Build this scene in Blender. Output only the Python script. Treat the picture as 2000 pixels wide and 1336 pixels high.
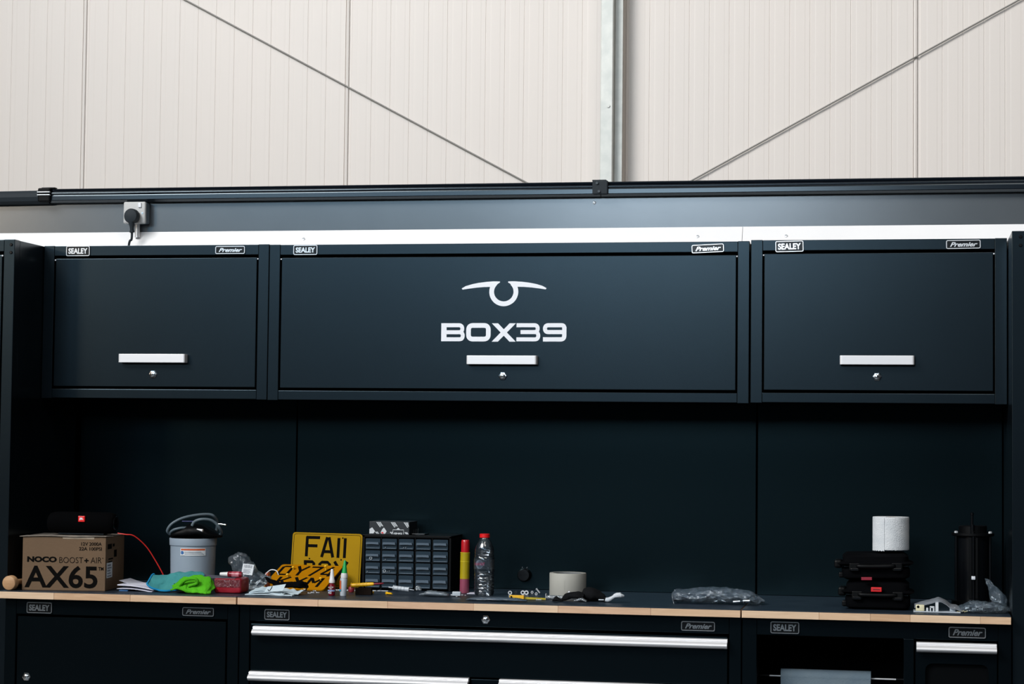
import bpy, bmesh, math, random
from mathutils import Vector, Matrix, noise

S = bpy.context.scene
for o in list(bpy.data.objects):
    bpy.data.objects.remove(o)
PI = math.pi

# ------------------------------------------------------------------ camera
cd = bpy.data.cameras.new('camera')
cam = bpy.data.objects.new('camera', cd)
S.collection.objects.link(cam)
cd.sensor_width = 36.0
cd.lens = 72.698
cd.clip_end = 60
_R = Vector((0.982386, 0.186559, 0.010612))
_U = Vector((-0.001429, -0.04929, 0.998784))
_B = Vector((0.186855, -0.981207, -0.048155))
cam.matrix_world = Matrix(((_R.x, _U.x, _B.x, 2.4545), (_R.y, _U.y, _B.y, -5.6208), (_R.z, _U.z, _B.z, 1.3569), (0, 0, 0, 1)))
S.camera = cam

# ------------------------------------------------------------------ world, lights, exposure
w = bpy.data.worlds.new('world')
S.world = w
w.use_nodes = True
w.node_tree.nodes['Background'].inputs[0].default_value = (0.55, 0.72, 0.9, 1)
w.node_tree.nodes['Background'].inputs[1].default_value = 0.05
S.view_settings.view_transform = 'Standard'
S.view_settings.look = 'None'
S.view_settings.exposure = 0.0
S.view_settings.gamma = 1.0
S.view_settings.use_curve_mapping = False


def area(name, loc, size, watts, col, target, spread=180):
    d = bpy.data.lights.new(name, 'AREA')
    d.shape = 'RECTANGLE'
    d.size, d.size_y = size
    d.energy = watts
    d.color = col
    d.spread = math.radians(spread)
    o = bpy.data.objects.new(name, d)
    S.collection.objects.link(o)
    o.location = loc
    o.rotation_euler = (Vector(target) - Vector(loc)).to_track_quat('-Z', 'Y').to_euler()
    return o


# rooflights of the hall, the high glazing of the far wall (behind the camera), a warm lit window beside it
area('rooflight_front', (-1.9, -5.2, 6.1), (4.0, 2.8), 530, (0.98, 0.98, 0.97), (6.0, 0.6, 1.2), 125)
area('rooflight_middle', (3.6, -4.4, 6.3), (2.2, 2.2), 125, (1.0, 0.92, 0.84), (2.4, 1.2, 2.0))
area('far_glazing', (0.7, -10.6, 4.15), (2.2, 2.2), 150, (0.78, 0.90, 1.0), (1.4, 0.0, 1.8))
area('far_glazing_wide', (-1.0, -10.65, 4.1), (6.5, 1.6), 118, (0.50, 0.78, 1.0), (1.4, 0.0, 1.8))
area('far_window', (-6.25, -10.6, 3.65), (1.5, 0.6), 78, (1.0, 0.80, 0.60), (0.0, 0.0, 1.8))

# ------------------------------------------------------------------ helpers
def lin(c):
    c = c / 255.0
    return c / 12.92 if c <= 0.04045 else ((c + 0.055) / 1.055) ** 2.4


def rgb(r, g, b):
    return (lin(r), lin(g), lin(b), 1.0)


def mat(name, col, rough=0.5, metal=0.0, spec=0.5, tint=None, bump=None, vary=None, emit=None, coat=0.0, trans=0.0, stretch=(1, 1, 1)):
    """bump=(scale, strength): fine relief. vary=(scale, second colour, amount): mottled colour."""
    m = bpy.data.materials.new(name)
    m.use_nodes = True
    nt = m.node_tree
    b = nt.nodes['Principled BSDF']
    b.inputs['Base Color'].default_value = col
    b.inputs['Roughness'].default_value = rough
    b.inputs['Metallic'].default_value = metal
    b.inputs['Specular IOR Level'].default_value = spec
    if tint:
        b.inputs['Specular Tint'].default_value = tint
    b.inputs['Coat Weight'].default_value = coat
    b.inputs['Transmission Weight'].default_value = trans
    if emit:
        b.inputs['Emission Color'].default_value = emit[0]
        b.inputs['Emission Strength'].default_value = emit[1]
    if bump or vary:
        tc = nt.nodes.new('ShaderNodeTexCoord')
        mp = nt.nodes.new('ShaderNodeMapping')
        mp.inputs['Scale'].default_value = stretch
        nt.links.new(tc.outputs['Object'], mp.inputs[0])
    if bump:
        n = nt.nodes.new('ShaderNodeTexNoise')
        n.inputs['Scale'].default_value = bump[0]
        n.inputs['Detail'].default_value = 4
        bp = nt.nodes.new('ShaderNodeBump')
        bp.inputs['Strength'].default_value = bump[1]
        bp.inputs['Distance'].default_value = 0.002
        nt.links.new(mp.outputs[0], n.inputs['Vector'])
        nt.links.new(n.outputs['Fac'], bp.inputs['Height'])
        nt.links.new(bp.outputs[0], b.inputs['Normal'])
    if vary:
        n = nt.nodes.new('ShaderNodeTexNoise')
        n.inputs['Scale'].default_value = vary[0]
        n.inputs['Detail'].default_value = 5
        r = nt.nodes.new('ShaderNodeMapRange')
        r.inputs[1].default_value, r.inputs[2].default_value = 0.35, 0.65
        r.inputs[4].default_value = vary[2]
        x = nt.nodes.new('ShaderNodeMix')
        x.data_type = 'RGBA'
        x.inputs[6].default_value = col
        x.inputs[7].default_value = vary[1]
        nt.links.new(mp.outputs[0], n.inputs['Vector'])
        nt.links.new(n.outputs['Fac'], r.inputs[0])
        nt.links.new(r.outputs[0], x.inputs[0])
        nt.links.new(x.outputs[2], b.inputs['Base Color'])
    return m


def film(name, tint, gloss=0.35, body=0.12, rough=0.12, bscale=60, bstr=0.9, bodycol=None):
    """thin clear plastic: mostly see-through, glossy by its facing angle, a little milky."""
    m = bpy.data.materials.new(name)
    m.use_nodes = True
    nt = m.node_tree
    nt.nodes.clear()
    out = nt.nodes.new('ShaderNodeOutputMaterial')
    tr = nt.nodes.new('ShaderNodeBsdfTransparent')
    tr.inputs[0].default_value = tint
    gl = nt.nodes.new('ShaderNodeBsdfGlossy')
    gl.inputs['Roughness'].default_value = rough
    df = nt.nodes.new('ShaderNodeBsdfDiffuse')
    df.inputs[0].default_value = bodycol or (0.45, 0.55, 0.65, 1)
    tc = nt.nodes.new('ShaderNodeTexCoord')
    n = nt.nodes.new('ShaderNodeTexNoise')
    n.inputs['Scale'].default_value = bscale
    n.inputs['Detail'].default_value = 3
    n.inputs['Distortion'].default_value = 1.2
    bp = nt.nodes.new('ShaderNodeBump')
    bp.inputs['Strength'].default_value = bstr
    bp.inputs['Distance'].default_value = 0.004
    nt.links.new(tc.outputs['Object'], n.inputs['Vector'])
    nt.links.new(n.outputs['Fac'], bp.inputs['Height'])
    nt.links.new(bp.outputs[0], gl.inputs['Normal'])
    lw = nt.nodes.new('ShaderNodeLayerWeight')
    lw.inputs[0].default_value = gloss
    nt.links.new(bp.outputs[0], lw.inputs['Normal'])
    m1 = nt.nodes.new('ShaderNodeMixShader')
    m1.inputs[0].default_value = body
    nt.links.new(tr.outputs[0], m1.inputs[1])
    nt.links.new(df.outputs[0], m1.inputs[2])
    m2 = nt.nodes.new('ShaderNodeMixShader')
    nt.links.new(lw.outputs['Fresnel'], m2.inputs[0])
    nt.links.new(m1.outputs[0], m2.inputs[1])
    nt.links.new(gl.outputs[0], m2.inputs[2])
    nt.links.new(m2.outputs[0], out.inputs[0])
    return m


def at(u, v, Y):
    """survey helper: (x, z) of the point of the vertical plane Y seen at photo pixel (u, v)."""
    r = -_B + _R * ((u - 1000) / 4038.77) - _U * ((v - 668) / 4038.77)
    t = (Y + 5.6208) / r.y
    return 2.4545 + t * r.x, 1.3569 + t * r.z


def on(u, v):
    """survey helper: (x, y) of the bench-top point seen at photo pixel (u, v)."""
    r = -_B + _R * ((u - 1000) / 4038.77) - _U * ((v - 668) / 4038.77)
    t = (.93 - 1.3569) / r.z
    return 2.4545 + t * r.x, -5.6208 + t * r.y


ORG = {}


def tag(o, label=None, cat=None, group=None, kind=None):
    if label: o['label'] = label
    if cat: o['category'] = cat
    if group: o['group'] = group
    if kind: o['kind'] = kind
    return o


def thing(name, label, cat, loc, group=None, kind=None, rot=(0, 0, 0), local=False):
    """Empty at the thing's base; parts are written in world metres, or in its own frame when local."""
    o = bpy.data.objects.new(name, None)
    o.empty_display_size = 0.05
    S.collection.objects.link(o)
    o.location = loc
    o.rotation_euler = rot
    ORG[o.name] = Vector((0, 0, 0)) if local else Vector(loc)
    return tag(o, label, cat, group, kind)


def obj(name, bm, m, parent=None, smooth=False, base=None):
    me = bpy.data.meshes.new(name)
    if parent is not None:
        off = ORG[parent.name]
    elif base is not None:
        off = Vector(base)
    else:
        xs = [v.co for v in bm.verts]
        lo = Vector([min(c[i] for c in xs) for i in range(3)])
        hi = Vector([max(c[i] for c in xs) for i in range(3)])
        off = Vector(((lo.x + hi.x) / 2, (lo.y + hi.y) / 2, lo.z))
    bmesh.ops.translate(bm, verts=bm.verts, vec=-off)
    bmesh.ops.recalc_face_normals(bm, faces=bm.faces)
    bm.to_mesh(me)
    bm.free()
    if smooth:
        me.polygons.foreach_set('use_smooth', [True] * len(me.polygons))
        if smooth != 'all':
            try:
                me.set_sharp_from_angle(angle=math.radians(40))
            except Exception:
                pass
    for mm in (m if isinstance(m, (list, tuple)) else [m]):
        me.materials.append(mm)
    o = bpy.data.objects.new(name, me)
    S.collection.objects.link(o)
    if parent is not None:
        o.parent = parent
        ORG[o.name] = off
    else:
        o.location = off
        ORG[o.name] = off
    return o


def NB():
    return bmesh.new()


def box(bm, x0, x1, y0, y1, z0, z1, bev=0.0, seg=2):
    b = bmesh.new()
    bmesh.ops.create_cube(b, size=1)
    for v in b.verts:
        v.co = Vector((x0 + (v.co.x + .5) * (x1 - x0), y0 + (v.co.y + .5) * (y1 - y0), z0 + (v.co.z + .5) * (z1 - z0)))
    if bev > 0:
        bmesh.ops.bevel(b, geom=b.edges[:], offset=bev, segments=seg, profile=0.5, affect='EDGES')
    join(bm, b)
    return bm


def join(bm, b):
    me = bpy.data.meshes.new('tmp')
    b.to_mesh(me)
    b.free()
    bm.from_mesh(me)
    bpy.data.meshes.remove(me)


def frame_of(d):
    d = Vector(d).normalized()
    a = Vector((0, 0, 1)) if abs(d.z) < 0.9 else Vector((1, 0, 0))
    x = a.cross(d).normalized()
    return x, d.cross(x).normalized(), d


def lathe(bm, prof, base=(0, 0, 0), axis=(0, 0, 1), seg=32, squash=1.0):
    """prof: [(radius, distance along axis)]; radius 0 closes an end."""
    x, y, d = frame_of(axis)
    base = Vector(base)
    rings = []
    for r, h in prof:
        if r <= 1e-7:
            rings.append([bm.verts.new(base + d * h)])
        else:
            rings.append([bm.verts.new(base + d * h + x * (r * math.cos(2 * PI * i / seg)) + y * (r * squash * math.sin(2 * PI * i / seg))) for i in range(seg)])
    for a, b in zip(rings, rings[1:]):
        for i in range(seg):
            j = (i + 1) % seg
            if len(a) == 1 and len(b) == 1:
                break
            if len(a) == 1:
                bm.faces.new((a[0], b[i], b[j]))
            elif len(b) == 1:
                bm.faces.new((a[i], b[0], a[j]))
            else:
                bm.faces.new((a[i], b[i], b[j], a[j]))
    return bm


def cyl(bm, p0, p1, r, seg=16, r1=None):
    p0, p1 = Vector(p0), Vector(p1)
    L = (p1 - p0).length
    return lathe(bm, [(0, 0), (r, 0), (r if r1 is None else r1, L), (0, L)], p0, p1 - p0, seg)


def smoothpath(pts, n=8):
    """Catmull-Rom through the points."""
    P = [Vector(p) for p in pts]
    P = [P[0] * 2 - P[1]] + P + [P[-1] * 2 - P[-2]]
    out = []
    for i in range(1, len(P) - 2):
        for k in range(n):
            t = k / n
            a, b, c, d = P[i - 1], P[i], P[i + 1], P[i + 2]
            out.append(0.5 * ((2 * b) + (c - a) * t + (2 * a - 5 * b + 4 * c - d) * t * t + (3 * b - a - 3 * c + d) * t ** 3))
    out.append(P[-2])
    return out


def tube(bm, pts, r, seg=8, n=8, closed_ends=True):
    P = smoothpath(pts, n) if n else [Vector(p) for p in pts]
    rings = []
    up = Vector((0, 0, 1))
    px = None
    for i, p in enumerate(P):
        d = (P[min(i + 1, len(P) - 1)] - P[max(i - 1, 0)]).normalized()
        if px is None:
            x, y, _ = frame_of(d)
        else:
            x = (px - d * px.dot(d)).normalized()
            y = d.cross(x)
        px = x
        rr = r(i / (len(P) - 1)) if callable(r) else r
        rings.append([bm.verts.new(p + x * rr * math.cos(2 * PI * k / seg) + y * rr * math.sin(2 * PI * k / seg)) for k in range(seg)])
    for a, b in zip(rings, rings[1:]):
        for i in range(seg):
            j = (i + 1) % seg
            bm.faces.new((a[i], b[i], b[j], a[j]))
    if closed_ends:
        bm.faces.new(rings[0][::-1])
        bm.faces.new(rings[-1])
    return bm


def prism(bm, poly, o, ux, uy, depth, back=0.0):
    """poly in (a, b) along ux, uy from o; extruded along ux x uy by depth."""
    o, ux, uy = Vector(o), Vector(ux), Vector(uy)
    n = ux.cross(uy).normalized()
    f = [bm.verts.new(o + ux * a + uy * b + n * depth) for a, b in poly]
    k = [bm.verts.new(o + ux * a + uy * b - n * back) for a, b in poly]
    bm.faces.new(f)
    bm.faces.new(k[::-1])
    for i in range(len(poly)):
        j = (i + 1) % len(poly)
        bm.faces.new((f[i], k[i], k[j], f[j]))
    return bm


def strip(bm, path, wdt, o, ux, uy, depth, closed=False):
    """flat stroke of width wdt following path (a, b)."""
    o, ux, uy = Vector(o), Vector(ux), Vector(uy)
    n = ux.cross(uy).normalized()
    P = [Vector((a, b, 0)) for a, b in path]
    N = len(P)
    L = []
    for i in range(N):
        if closed:
            a, b = P[(i - 1) % N], P[(i + 1) % N]
        else:
            a, b = P[max(i - 1, 0)], P[min(i + 1, N - 1)]
        t = (b - a).normalized()
        m = Vector((-t.y, t.x, 0))
        L.append((P[i] + m * wdt / 2, P[i] - m * wdt / 2))
    def V(q, h):
        return bm.verts.new(o + ux * q.x + uy * q.y + n * h)
    rows = [[V(a, 0), V(a, depth), V(b, depth), V(b, 0)] for a, b in L]
    rng = range(N) if closed else range(N - 1)
    for i in rng:
        r, s = rows[i], rows[(i + 1) % N]
        for k in range(3):
            bm.faces.new((r[k], r[k + 1], s[k + 1], s[k]))
    if not closed:
        bm.faces.new(rows[0])
        bm.faces.new(rows[-1][::-1])
    return bm


def fillet(pts, rad, closed=False, n=6):
    P = [Vector((a, b)) for a, b in pts]
    N = len(P)
    out = []
    for i in range(N):
        if not closed and i in (0, N - 1):
            out.append(tuple(P[i]))
            continue
        a, b, c = P[(i - 1) % N], P[i], P[(i + 1) % N]
        r = min(rad, (a - b).length * .49, (c - b).length * .49)
        p, q = b + (a - b).normalized() * r, b + (c - b).normalized() * r
        for k in range(n + 1):
            t = k / n
            out.append(tuple(p * (1 - t) ** 2 + b * 2 * t * (1 - t) + q * t * t))
    return out


X3, Z3 = (1, 0, 0), (0, 0, 1)


def text(name, s, o, ux, uy, wd, ht, m, parent, bold=0.0, shear=0.0, depth=0.0004, space=1.0):
    """lettering of exactly wd by ht metres, its lower left corner at o, lying in the plane of ux, uy."""
    cu = bpy.data.curves.new('tmptext', 'FONT')
    cu.body = s
    cu.offset = bold
    cu.shear = shear
    cu.space_character = space
    cu.resolution_u = 4
    cu.extrude = 0.5
    t = bpy.data.objects.new('tmptext', cu)
    S.collection.objects.link(t)
    dg = bpy.context.evaluated_depsgraph_get()
    me = bpy.data.meshes.new_from_object(t.evaluated_get(dg))
    bpy.data.objects.remove(t)
    bpy.data.curves.remove(cu)
    xs = [v.co.x for v in me.vertices]
    ys = [v.co.y for v in me.vertices]
    x0, x1, y0, y1 = min(xs), max(xs), min(ys), max(ys)
    ux, uy, o = Vector(ux).normalized(), Vector(uy).normalized(), Vector(o)
    n = ux.cross(uy)
    for v in me.vertices:
        v.co = o + ux * ((v.co.x - x0) / (x1 - x0) * wd) + uy * ((v.co.y - y0) / (y1 - y0) * ht) + n * ((v.co.z + .5) * depth)
    bm = bmesh.new()
    bm.from_mesh(me)
    bpy.data.meshes.remove(me)
    return obj(name, bm, m, parent)


def blob(bm, secs, ns=24, crump=0.0, freq=30.0, seed=0, flat=None, sub=4, ridge=0.0, power=2.4):
    """soft lump: sections (x, y, z centre, half height, half depth), interpolated; crumpled by noise; flat: floor level."""
    C = smoothpath([(s[0], s[1], s[2]) for s in secs], sub)
    D = smoothpath([(s[3], s[4], 0) for s in secs], sub)
    rings = []
    for c, d in zip(C, D):
        ring = []
        for k in range(ns):
            a = 2 * PI * k / ns
            ca, sa = math.cos(a), math.sin(a)
            e = 2 / power
            y = max(d.y, 1e-4) * math.copysign(abs(ca) ** e, ca)
            z = max(d.x, 1e-4) * math.copysign(abs(sa) ** e, sa)
            v = Vector((c.x, c.y + y, c.z + z))
            if crump:
                q = noise.noise_vector(v * freq + Vector((seed * 7.3, seed * 3.1, 0)))
                q2 = noise.noise_vector(v * freq * 2.7 + Vector((seed, 5, seed)))
                v += q * crump + q2 * crump * .45
            if ridge:
                w3 = Vector((v.x * .8, v.y, v.z * 1.5)) * 55 + Vector((seed, 0, seed * 2))
                h3 = abs(noise.noise(w3)) + .5 * abs(noise.noise(w3 * 2.1))
                v -= Vector((0, ca, sa)) * min(ridge * (h3 - .2), d.x * .5)
            if flat is not None and v.z < flat:
                v.z = flat
            ring.append(bm.verts.new(v))
        rings.append(ring)
    for a, b in zip(rings, rings[1:]):
        for i in range(ns):
            j = (i + 1) % ns
            bm.faces.new((a[i], b[i], b[j], a[j]))
    for r in (rings[0][::-1], rings[-1]):
        c = sum((v.co for v in r), Vector()) / ns
        cv = bm.verts.new(c)
        for i in range(ns):
            bm.faces.new((r[i], r[(i + 1) % ns], cv))
    return bm


def sheet(bm, fn, nu, nv, thick=0.0):
    """fn(u, v) -> point, u and v in 0..1; given a thickness downwards."""
    G = [[bm.verts.new(fn(i / nu, j / nv)) for j in range(nv + 1)] for i in range(nu + 1)]
    for i in range(nu):
        for j in range(nv):
            bm.faces.new((G[i][j], G[i + 1][j], G[i + 1][j + 1], G[i][j + 1]))
    if thick:
        bm.normal_update()
        s = -1.0 if sum(f.normal.z for f in bm.faces) >= 0 else 1.0
        H = [[bm.verts.new(v.co + v.normal * (s * thick)) for v in row] for row in G]
        for i in range(nu):
            for j in range(nv):
                bm.faces.new((H[i][j], H[i][j + 1], H[i + 1][j + 1], H[i + 1][j]))
        rim = [(i, 0) for i in range(nu)] + [(nu, j) for j in range(nv)] + [(i, nv) for i in range(nu, 0, -1)] + [(0, j) for j in range(nv, 0, -1)]
        for p, q in zip(rim, rim[1:] + rim[:1]):
            bm.faces.new((G[p[0]][p[1]], G[q[0]][q[1]], H[q[0]][q[1]], H[p[0]][p[1]]))
    return bm


# ------------------------------------------------------------------ materials
M = {}
M['paint'] = mat('black_powder_coat', (0.0015, 0.0024, 0.0034, 1), 0.26, spec=0.5, tint=(0.56, 0.82, 1.0, 1), bump=(1100, 0.03), vary=(6, (0.002, 0.0032, 0.0045, 1), 1))
M['paint_shaded'] = mat('black_powder_coat_shaded', (0.0008, 0.0014, 0.002, 1), 0.25, spec=0.22, tint=(0.5, 0.82, 1.0, 1), bump=(1100, 0.025))  # same coat as the wall cabinets, lower units' shade put into colour and gloss
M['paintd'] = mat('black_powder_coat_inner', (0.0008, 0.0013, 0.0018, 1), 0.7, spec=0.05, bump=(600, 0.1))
M['panel'] = mat('graphite_back_panel', (0.001, 0.0022, 0.003, 1), 0.26, spec=0.30, tint=(0.45, 0.85, 1.0, 1), bump=(900, 0.025))
M['wall'] = mat('cream_cladding', (0.725, 0.67, 0.63, 1), 0.42, spec=0.35, vary=(1.3, (0.70, 0.655, 0.62, 1), 0.7))
M['fascia'] = mat('grey_fascia', (0.105, 0.118, 0.13, 1), 0.22, metal=0.5, spec=0.6, bump=(40, 0.02), vary=(8, (0.115, 0.128, 0.14, 1), .6))
M['white'] = mat('white_strip', (0.76, 0.76, 0.77, 1), 0.35, spec=0.5, vary=(15, (0.72, 0.72, 0.74, 1), .4))
M['rail'] = mat('black_gloss_rail', (0.0015, 0.003, 0.006, 1), 0.2, spec=0.6, tint=(.75, .9, 1.0, 1), vary=(4, (0.002, 0.0035, 0.007, 1), 1))
M['floor'] = mat('grey_epoxy_floor', (0.045, 0.05, 0.055, 1), 0.5, vary=(3, (0.06, 0.062, 0.065, 1), 1))
M['hall'] = mat('dark_hall_wall', (0.10, 0.105, 0.11, 1), 0.8, vary=(2, (0.12, 0.12, 0.12, 1), 1))
M['roof'] = mat('pale_roof_sheet', (0.45, 0.45, 0.44, 1), 0.7, vary=(2, (0.5, 0.5, 0.5, 1), 1))
M['alu'] = mat('satin_aluminium', (0.80, 0.81, 0.83, 1), 0.32, metal=0.75, spec=0.6, bump=(400, 0.04), stretch=(0.02, 1, 1))
M['alub'] = mat('bright_anodised_handle', (0.70, 0.70, 0.72, 1), 0.42, metal=0.35, spec=0.6, bump=(300, 0.03), stretch=(0.02, 1, 1))
M['chrome'] = mat('chrome', (0.85, 0.87, 0.9, 1), 0.14, metal=1.0, bump=(300, 0.02))
M['badge_shaded'] = mat('shaded_badge_silver', (0.5, 0.54, 0.58, 1), 0.2, metal=0.88, spec=.7, bump=(300, 0.05))  # badge silver again, darkened to paint in the dimness of the lower fronts
M['badge'] = mat('badge_silver', (0.82, 0.84, 0.87, 1), 0.22, metal=0.55, spec=.7, bump=(300, 0.02))
M['steel'] = mat('zinc_steel', (0.62, 0.65, 0.68, 1), 0.35, metal=0.45, bump=(200, 0.2))
M['galv'] = mat('galvanised_steel', (0.62, 0.63, 0.60, 1), 0.5, metal=0.25, vary=(25, (0.5, 0.52, 0.5, 1), 0.8), bump=(80, 0.1))
M['cable'] = mat('grey_steel_rod', (0.24, 0.235, 0.22, 1), 0.5, metal=0.4, bump=(100, 0.1))
M['black'] = mat('black_plastic', (0.0012, 0.0015, 0.002, 1), 0.5, spec=0.12, bump=(300, 0.1))
M['blackg'] = mat('black_gloss_plastic', (0.0018, 0.0024, 0.0034, 1), 0.25, spec=0.35, bump=(100, 0.05))
M['rubber'] = mat('black_rubber', (0.012, 0.018, 0.024, 1), 0.7, spec=0.3, bump=(200, 0.2))
M['fabric'] = mat('black_nylon', (0.0008, 0.001, 0.0016, 1), 0.75, spec=0.05, bump=(900, 0.5))
M['ink'] = mat('black_print', (0.003, 0.003, 0.003, 1), 0.8, spec=0.03, vary=(50, (0.004, 0.0035, 0.003, 1), 1))
M['vinyl'] = mat('white_vinyl', (0.72, 0.74, 0.79, 1), 0.4, vary=(30, (0.70, 0.72, 0.77, 1), 1))
M['top'] = mat('dark_worktop_mat', (0.007, 0.014, 0.024, 1), 0.42, spec=0.4, bump=(60, 0.15), vary=(12, (0.011, 0.02, 0.032, 1), 1))
M['card'] = mat('brown_cardboard', (0.14, 0.088, 0.052, 1), 0.8, spec=0.2, bump=(120, 0.3), vary=(7, (0.125, 0.08, 0.048, 1), 1))
M['paper'] = mat('white_paper', (0.62, 0.62, 0.70, 1), 0.8, vary=(20, (0.5, 0.5, 0.6, 1), 1))
M['label'] = mat('white_label', (0.6, 0.63, 0.66, 1), 0.5, vary=(60, (0.5, 0.53, 0.56, 1), 1))
M['greyprint'] = mat('grey_print', (0.10, 0.12, 0.15, 1), 0.6, vary=(80, (0.2, 0.22, 0.25, 1), 1))

def wood(name, c1, c2, seed):
    m = bpy.data.materials.new(name)
    m.use_nodes = True
    nt = m.node_tree
    b = nt.nodes['Principled BSDF']
    b.inputs['Roughness'].default_value = 0.5
    b.inputs['Specular IOR Level'].default_value = 0.35
    tc = nt.nodes.new('ShaderNodeTexCoord')
    mp = nt.nodes.new('ShaderNodeMapping')
    mp.inputs['Scale'].default_value = (1.2, 9, 9)
    mp.inputs['Location'].default_value = (seed * 1.7, seed, seed * .3)
    n = nt.nodes.new('ShaderNodeTexNoise')
    n.inputs['Scale'].default_value = 6
    n.inputs['Detail'].default_value = 6
    n.inputs['Distortion'].default_value = 1.4
    r = nt.nodes.new('ShaderNodeValToRGB')
    r.color_ramp.elements[0].position, r.color_ramp.elements[1].position = 0.32, 0.68
    r.color_ramp.elements[0].color, r.color_ramp.elements[1].color = c1, c2
    nt.links.new(tc.outputs['Object'], mp.inputs[0])
    nt.links.new(mp.outputs[0], n.inputs['Vector'])
    nt.links.new(n.outputs['Fac'], r.inputs[0])
    nt.links.new(r.outputs[0], b.inputs['Base Color'])
    return m


WOODS = [wood('rubberwood_pale', (0.544, 0.361, 0.226, 1), (0.638, 0.442, 0.292, 1), 1),
         wood('rubberwood_warm', (0.468, 0.289, 0.168, 1), (0.553, 0.361, 0.226, 1), 2),
         wood('rubberwood_pink', (0.515, 0.325, 0.208, 1), (0.618, 0.411, 0.275, 1), 3),
         wood('rubberwood_light', (0.591, 0.416, 0.275, 1), (0.684, 0.497, 0.341, 1), 4)]

# ------------------------------------------------------------------ the hall
XL, XR, YF, YB, ZC = -7.5, 8.5, -11.0, 1.498, 6.6
bm = box(NB(), XL, XR, YF, YB + .3, -0.1, 0)
tag(obj('floor', bm, M['floor']), kind='structure')
bm = box(NB(), XL, XR, YF, YB + .3, ZC, ZC + .1)
tag(obj('ceiling', bm, M['roof']), kind='structure')
for nm, a in (('wall_left', (XL - .1, XL, YF, YB + .3)), ('wall_right', (XR, XR + .1, YF, YB + .3)), ('wall_front', (XL, XR, YF - .1, YF))):
    tag(obj(nm, box(NB(), *a, 0, ZC), M['hall']), kind='structure')

# cladding wall: metre-wide sheets with fine ribs, a deeper joint between neighbours
wb = thing('wall_back', None, None, (1.0, YB, 0), kind='structure')


def clad_profile():
    P = [(0.0, 0.02), (0.0, -0.003), (0.004, -0.005), (0.010, -0.004), (0.013, 0.002), (0.019, 0.002), (0.022, 0.0)]
    n = 14
    pitch = (1.0 - 0.03) / n
    for k in range(n):
        x = 0.026 + pitch * (k + .5)
        P += [(x - .0185, 0.0), (x - .015, -0.0003), (x + .015, -0.0003), (x + .0185, 0.0)]
        if k < n - 1:
            g = 0.026 + pitch * (k + 1)
            P += [(g - .0018, 0.0), (g - .0006, 0.0011), (g + .0006, 0.0011), (g + .0018, 0.0)]
    P += [(0.997, 0.0), (0.998, 0.004), (1.0, 0.004), (1.0, 0.02)]
    return P


me0 = None
for k in range(-5, 8):
    x0 = -0.518 + k
    if x0 + 1 < XL or x0 > XR: continue
    if me0 is None:
        bm = NB()
        pr = clad_profile()
        lo = [bm.verts.new((a, b, 0)) for a, b in pr]
        hi = [bm.verts.new((a, b, ZC)) for a, b in pr]
        for i in range(len(pr) - 1):
            bm.faces.new((lo[i], lo[i + 1], hi[i + 1], hi[i]))
        me0 = bpy.data.meshes.new('cladding_sheet')
        bm.to_mesh(me0)
        bm.free()
        me0.materials.append(M['wall'])
    o = bpy.data.objects.new('cladding_sheet', me0)
    S.collection.objects.link(o)
    o.parent = wb
    o.location = Vector((x0, YB, 0)) - wb.location

# inner partition the units hang on, its grey fascia and white flashing
tag(obj('wall_inner', box(NB(), XL + .3, XR - .3, 0.335, 0.40, 0, 2.085), M['paintd']), kind='structure')
t = thing('trim_1', None, None, (1.3, .31, 1.95), kind='structure')
obj('fascia_sheet', box(NB(), -3.0, 5.5, 0.312, 0.333, 1.965, 2.095, .001), M['fascia'], t)
P = (1.5647, 2.0545)
obj('screw', lathe(NB(), [(0, -.001), (.005, -.001), (.0042, .002), (.002, .0028), (.0018, .001), (0, .001)], (P[0], .312, P[1]), (0, -1, 0), 16), M['steel'], t, True)

seamx = (1.9956, 1.9613)[0]
for nm, xa, xb in (('trim_2', -3.0, seamx - .0006), ('trim_3', seamx + .0006, 5.5)):
    t = thing(nm, None, None, ((xa + xb) / 2, .29, 1.92), kind='structure')
    bm = NB()
    poly = [(0.262, 1.905), (0.311, 1.9805), (0.311, 1.905)]
    f = [bm.verts.new((xa, a, b)) for a, b in poly]
    g = [bm.verts.new((xb, a, b)) for a, b in poly]
    bm.faces.new(f); bm.faces.new(g[::-1])
    for i in range(3):
        bm.faces.new((f[i], f[(i + 1) % 3], g[(i + 1) % 3], g[i]))
    obj('flashing', bm, M['white'], t)
    for q in ([(0.6930, 1.9527), (1.8676, 1.9508)] if nm == 'trim_2' else [(2.1201, 1.9503)]):
        yy = .311 - (1.9805 - q[1]) * .049 / .0755
        obj('screw', lathe(NB(), [(0, -.002), (.0055, -.002), (.0045, .002), (.002, .003), (.0018, .001), (0, .001)], (q[0], yy, q[1]), (0, -.84, .54), 16), M['steel'], t, True)

# ------------------------------------------------------------------ steel post and bracing rods in front of the cladding
t = thing('steel_post', 'galvanised square steel post rising behind the black rail', 'post', (1.44, 1.42, 0))
px0, px1 = (1.4201, 2.2536)[0], (1.4637, 2.2530)[0]
obj('post_tube', box(NB(), px0, px1, 1.39, 1.438, 0, ZC, .003), M['galv'], t)
P = (1.4482, 2.5155)
obj('bolt', lathe(NB(), [(.006, 0), (.006, .004), (0, .004)], (P[0], 1.39, P[1]), (0, -1, 0), 6), M['galv'], t)
obj('shadow_strip', box(NB(), px1, px1 + .028, 1.43, 1.438, 0, ZC, .001), M['galv'], t)  # grey strip standing in for the shadow beside the post


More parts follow.
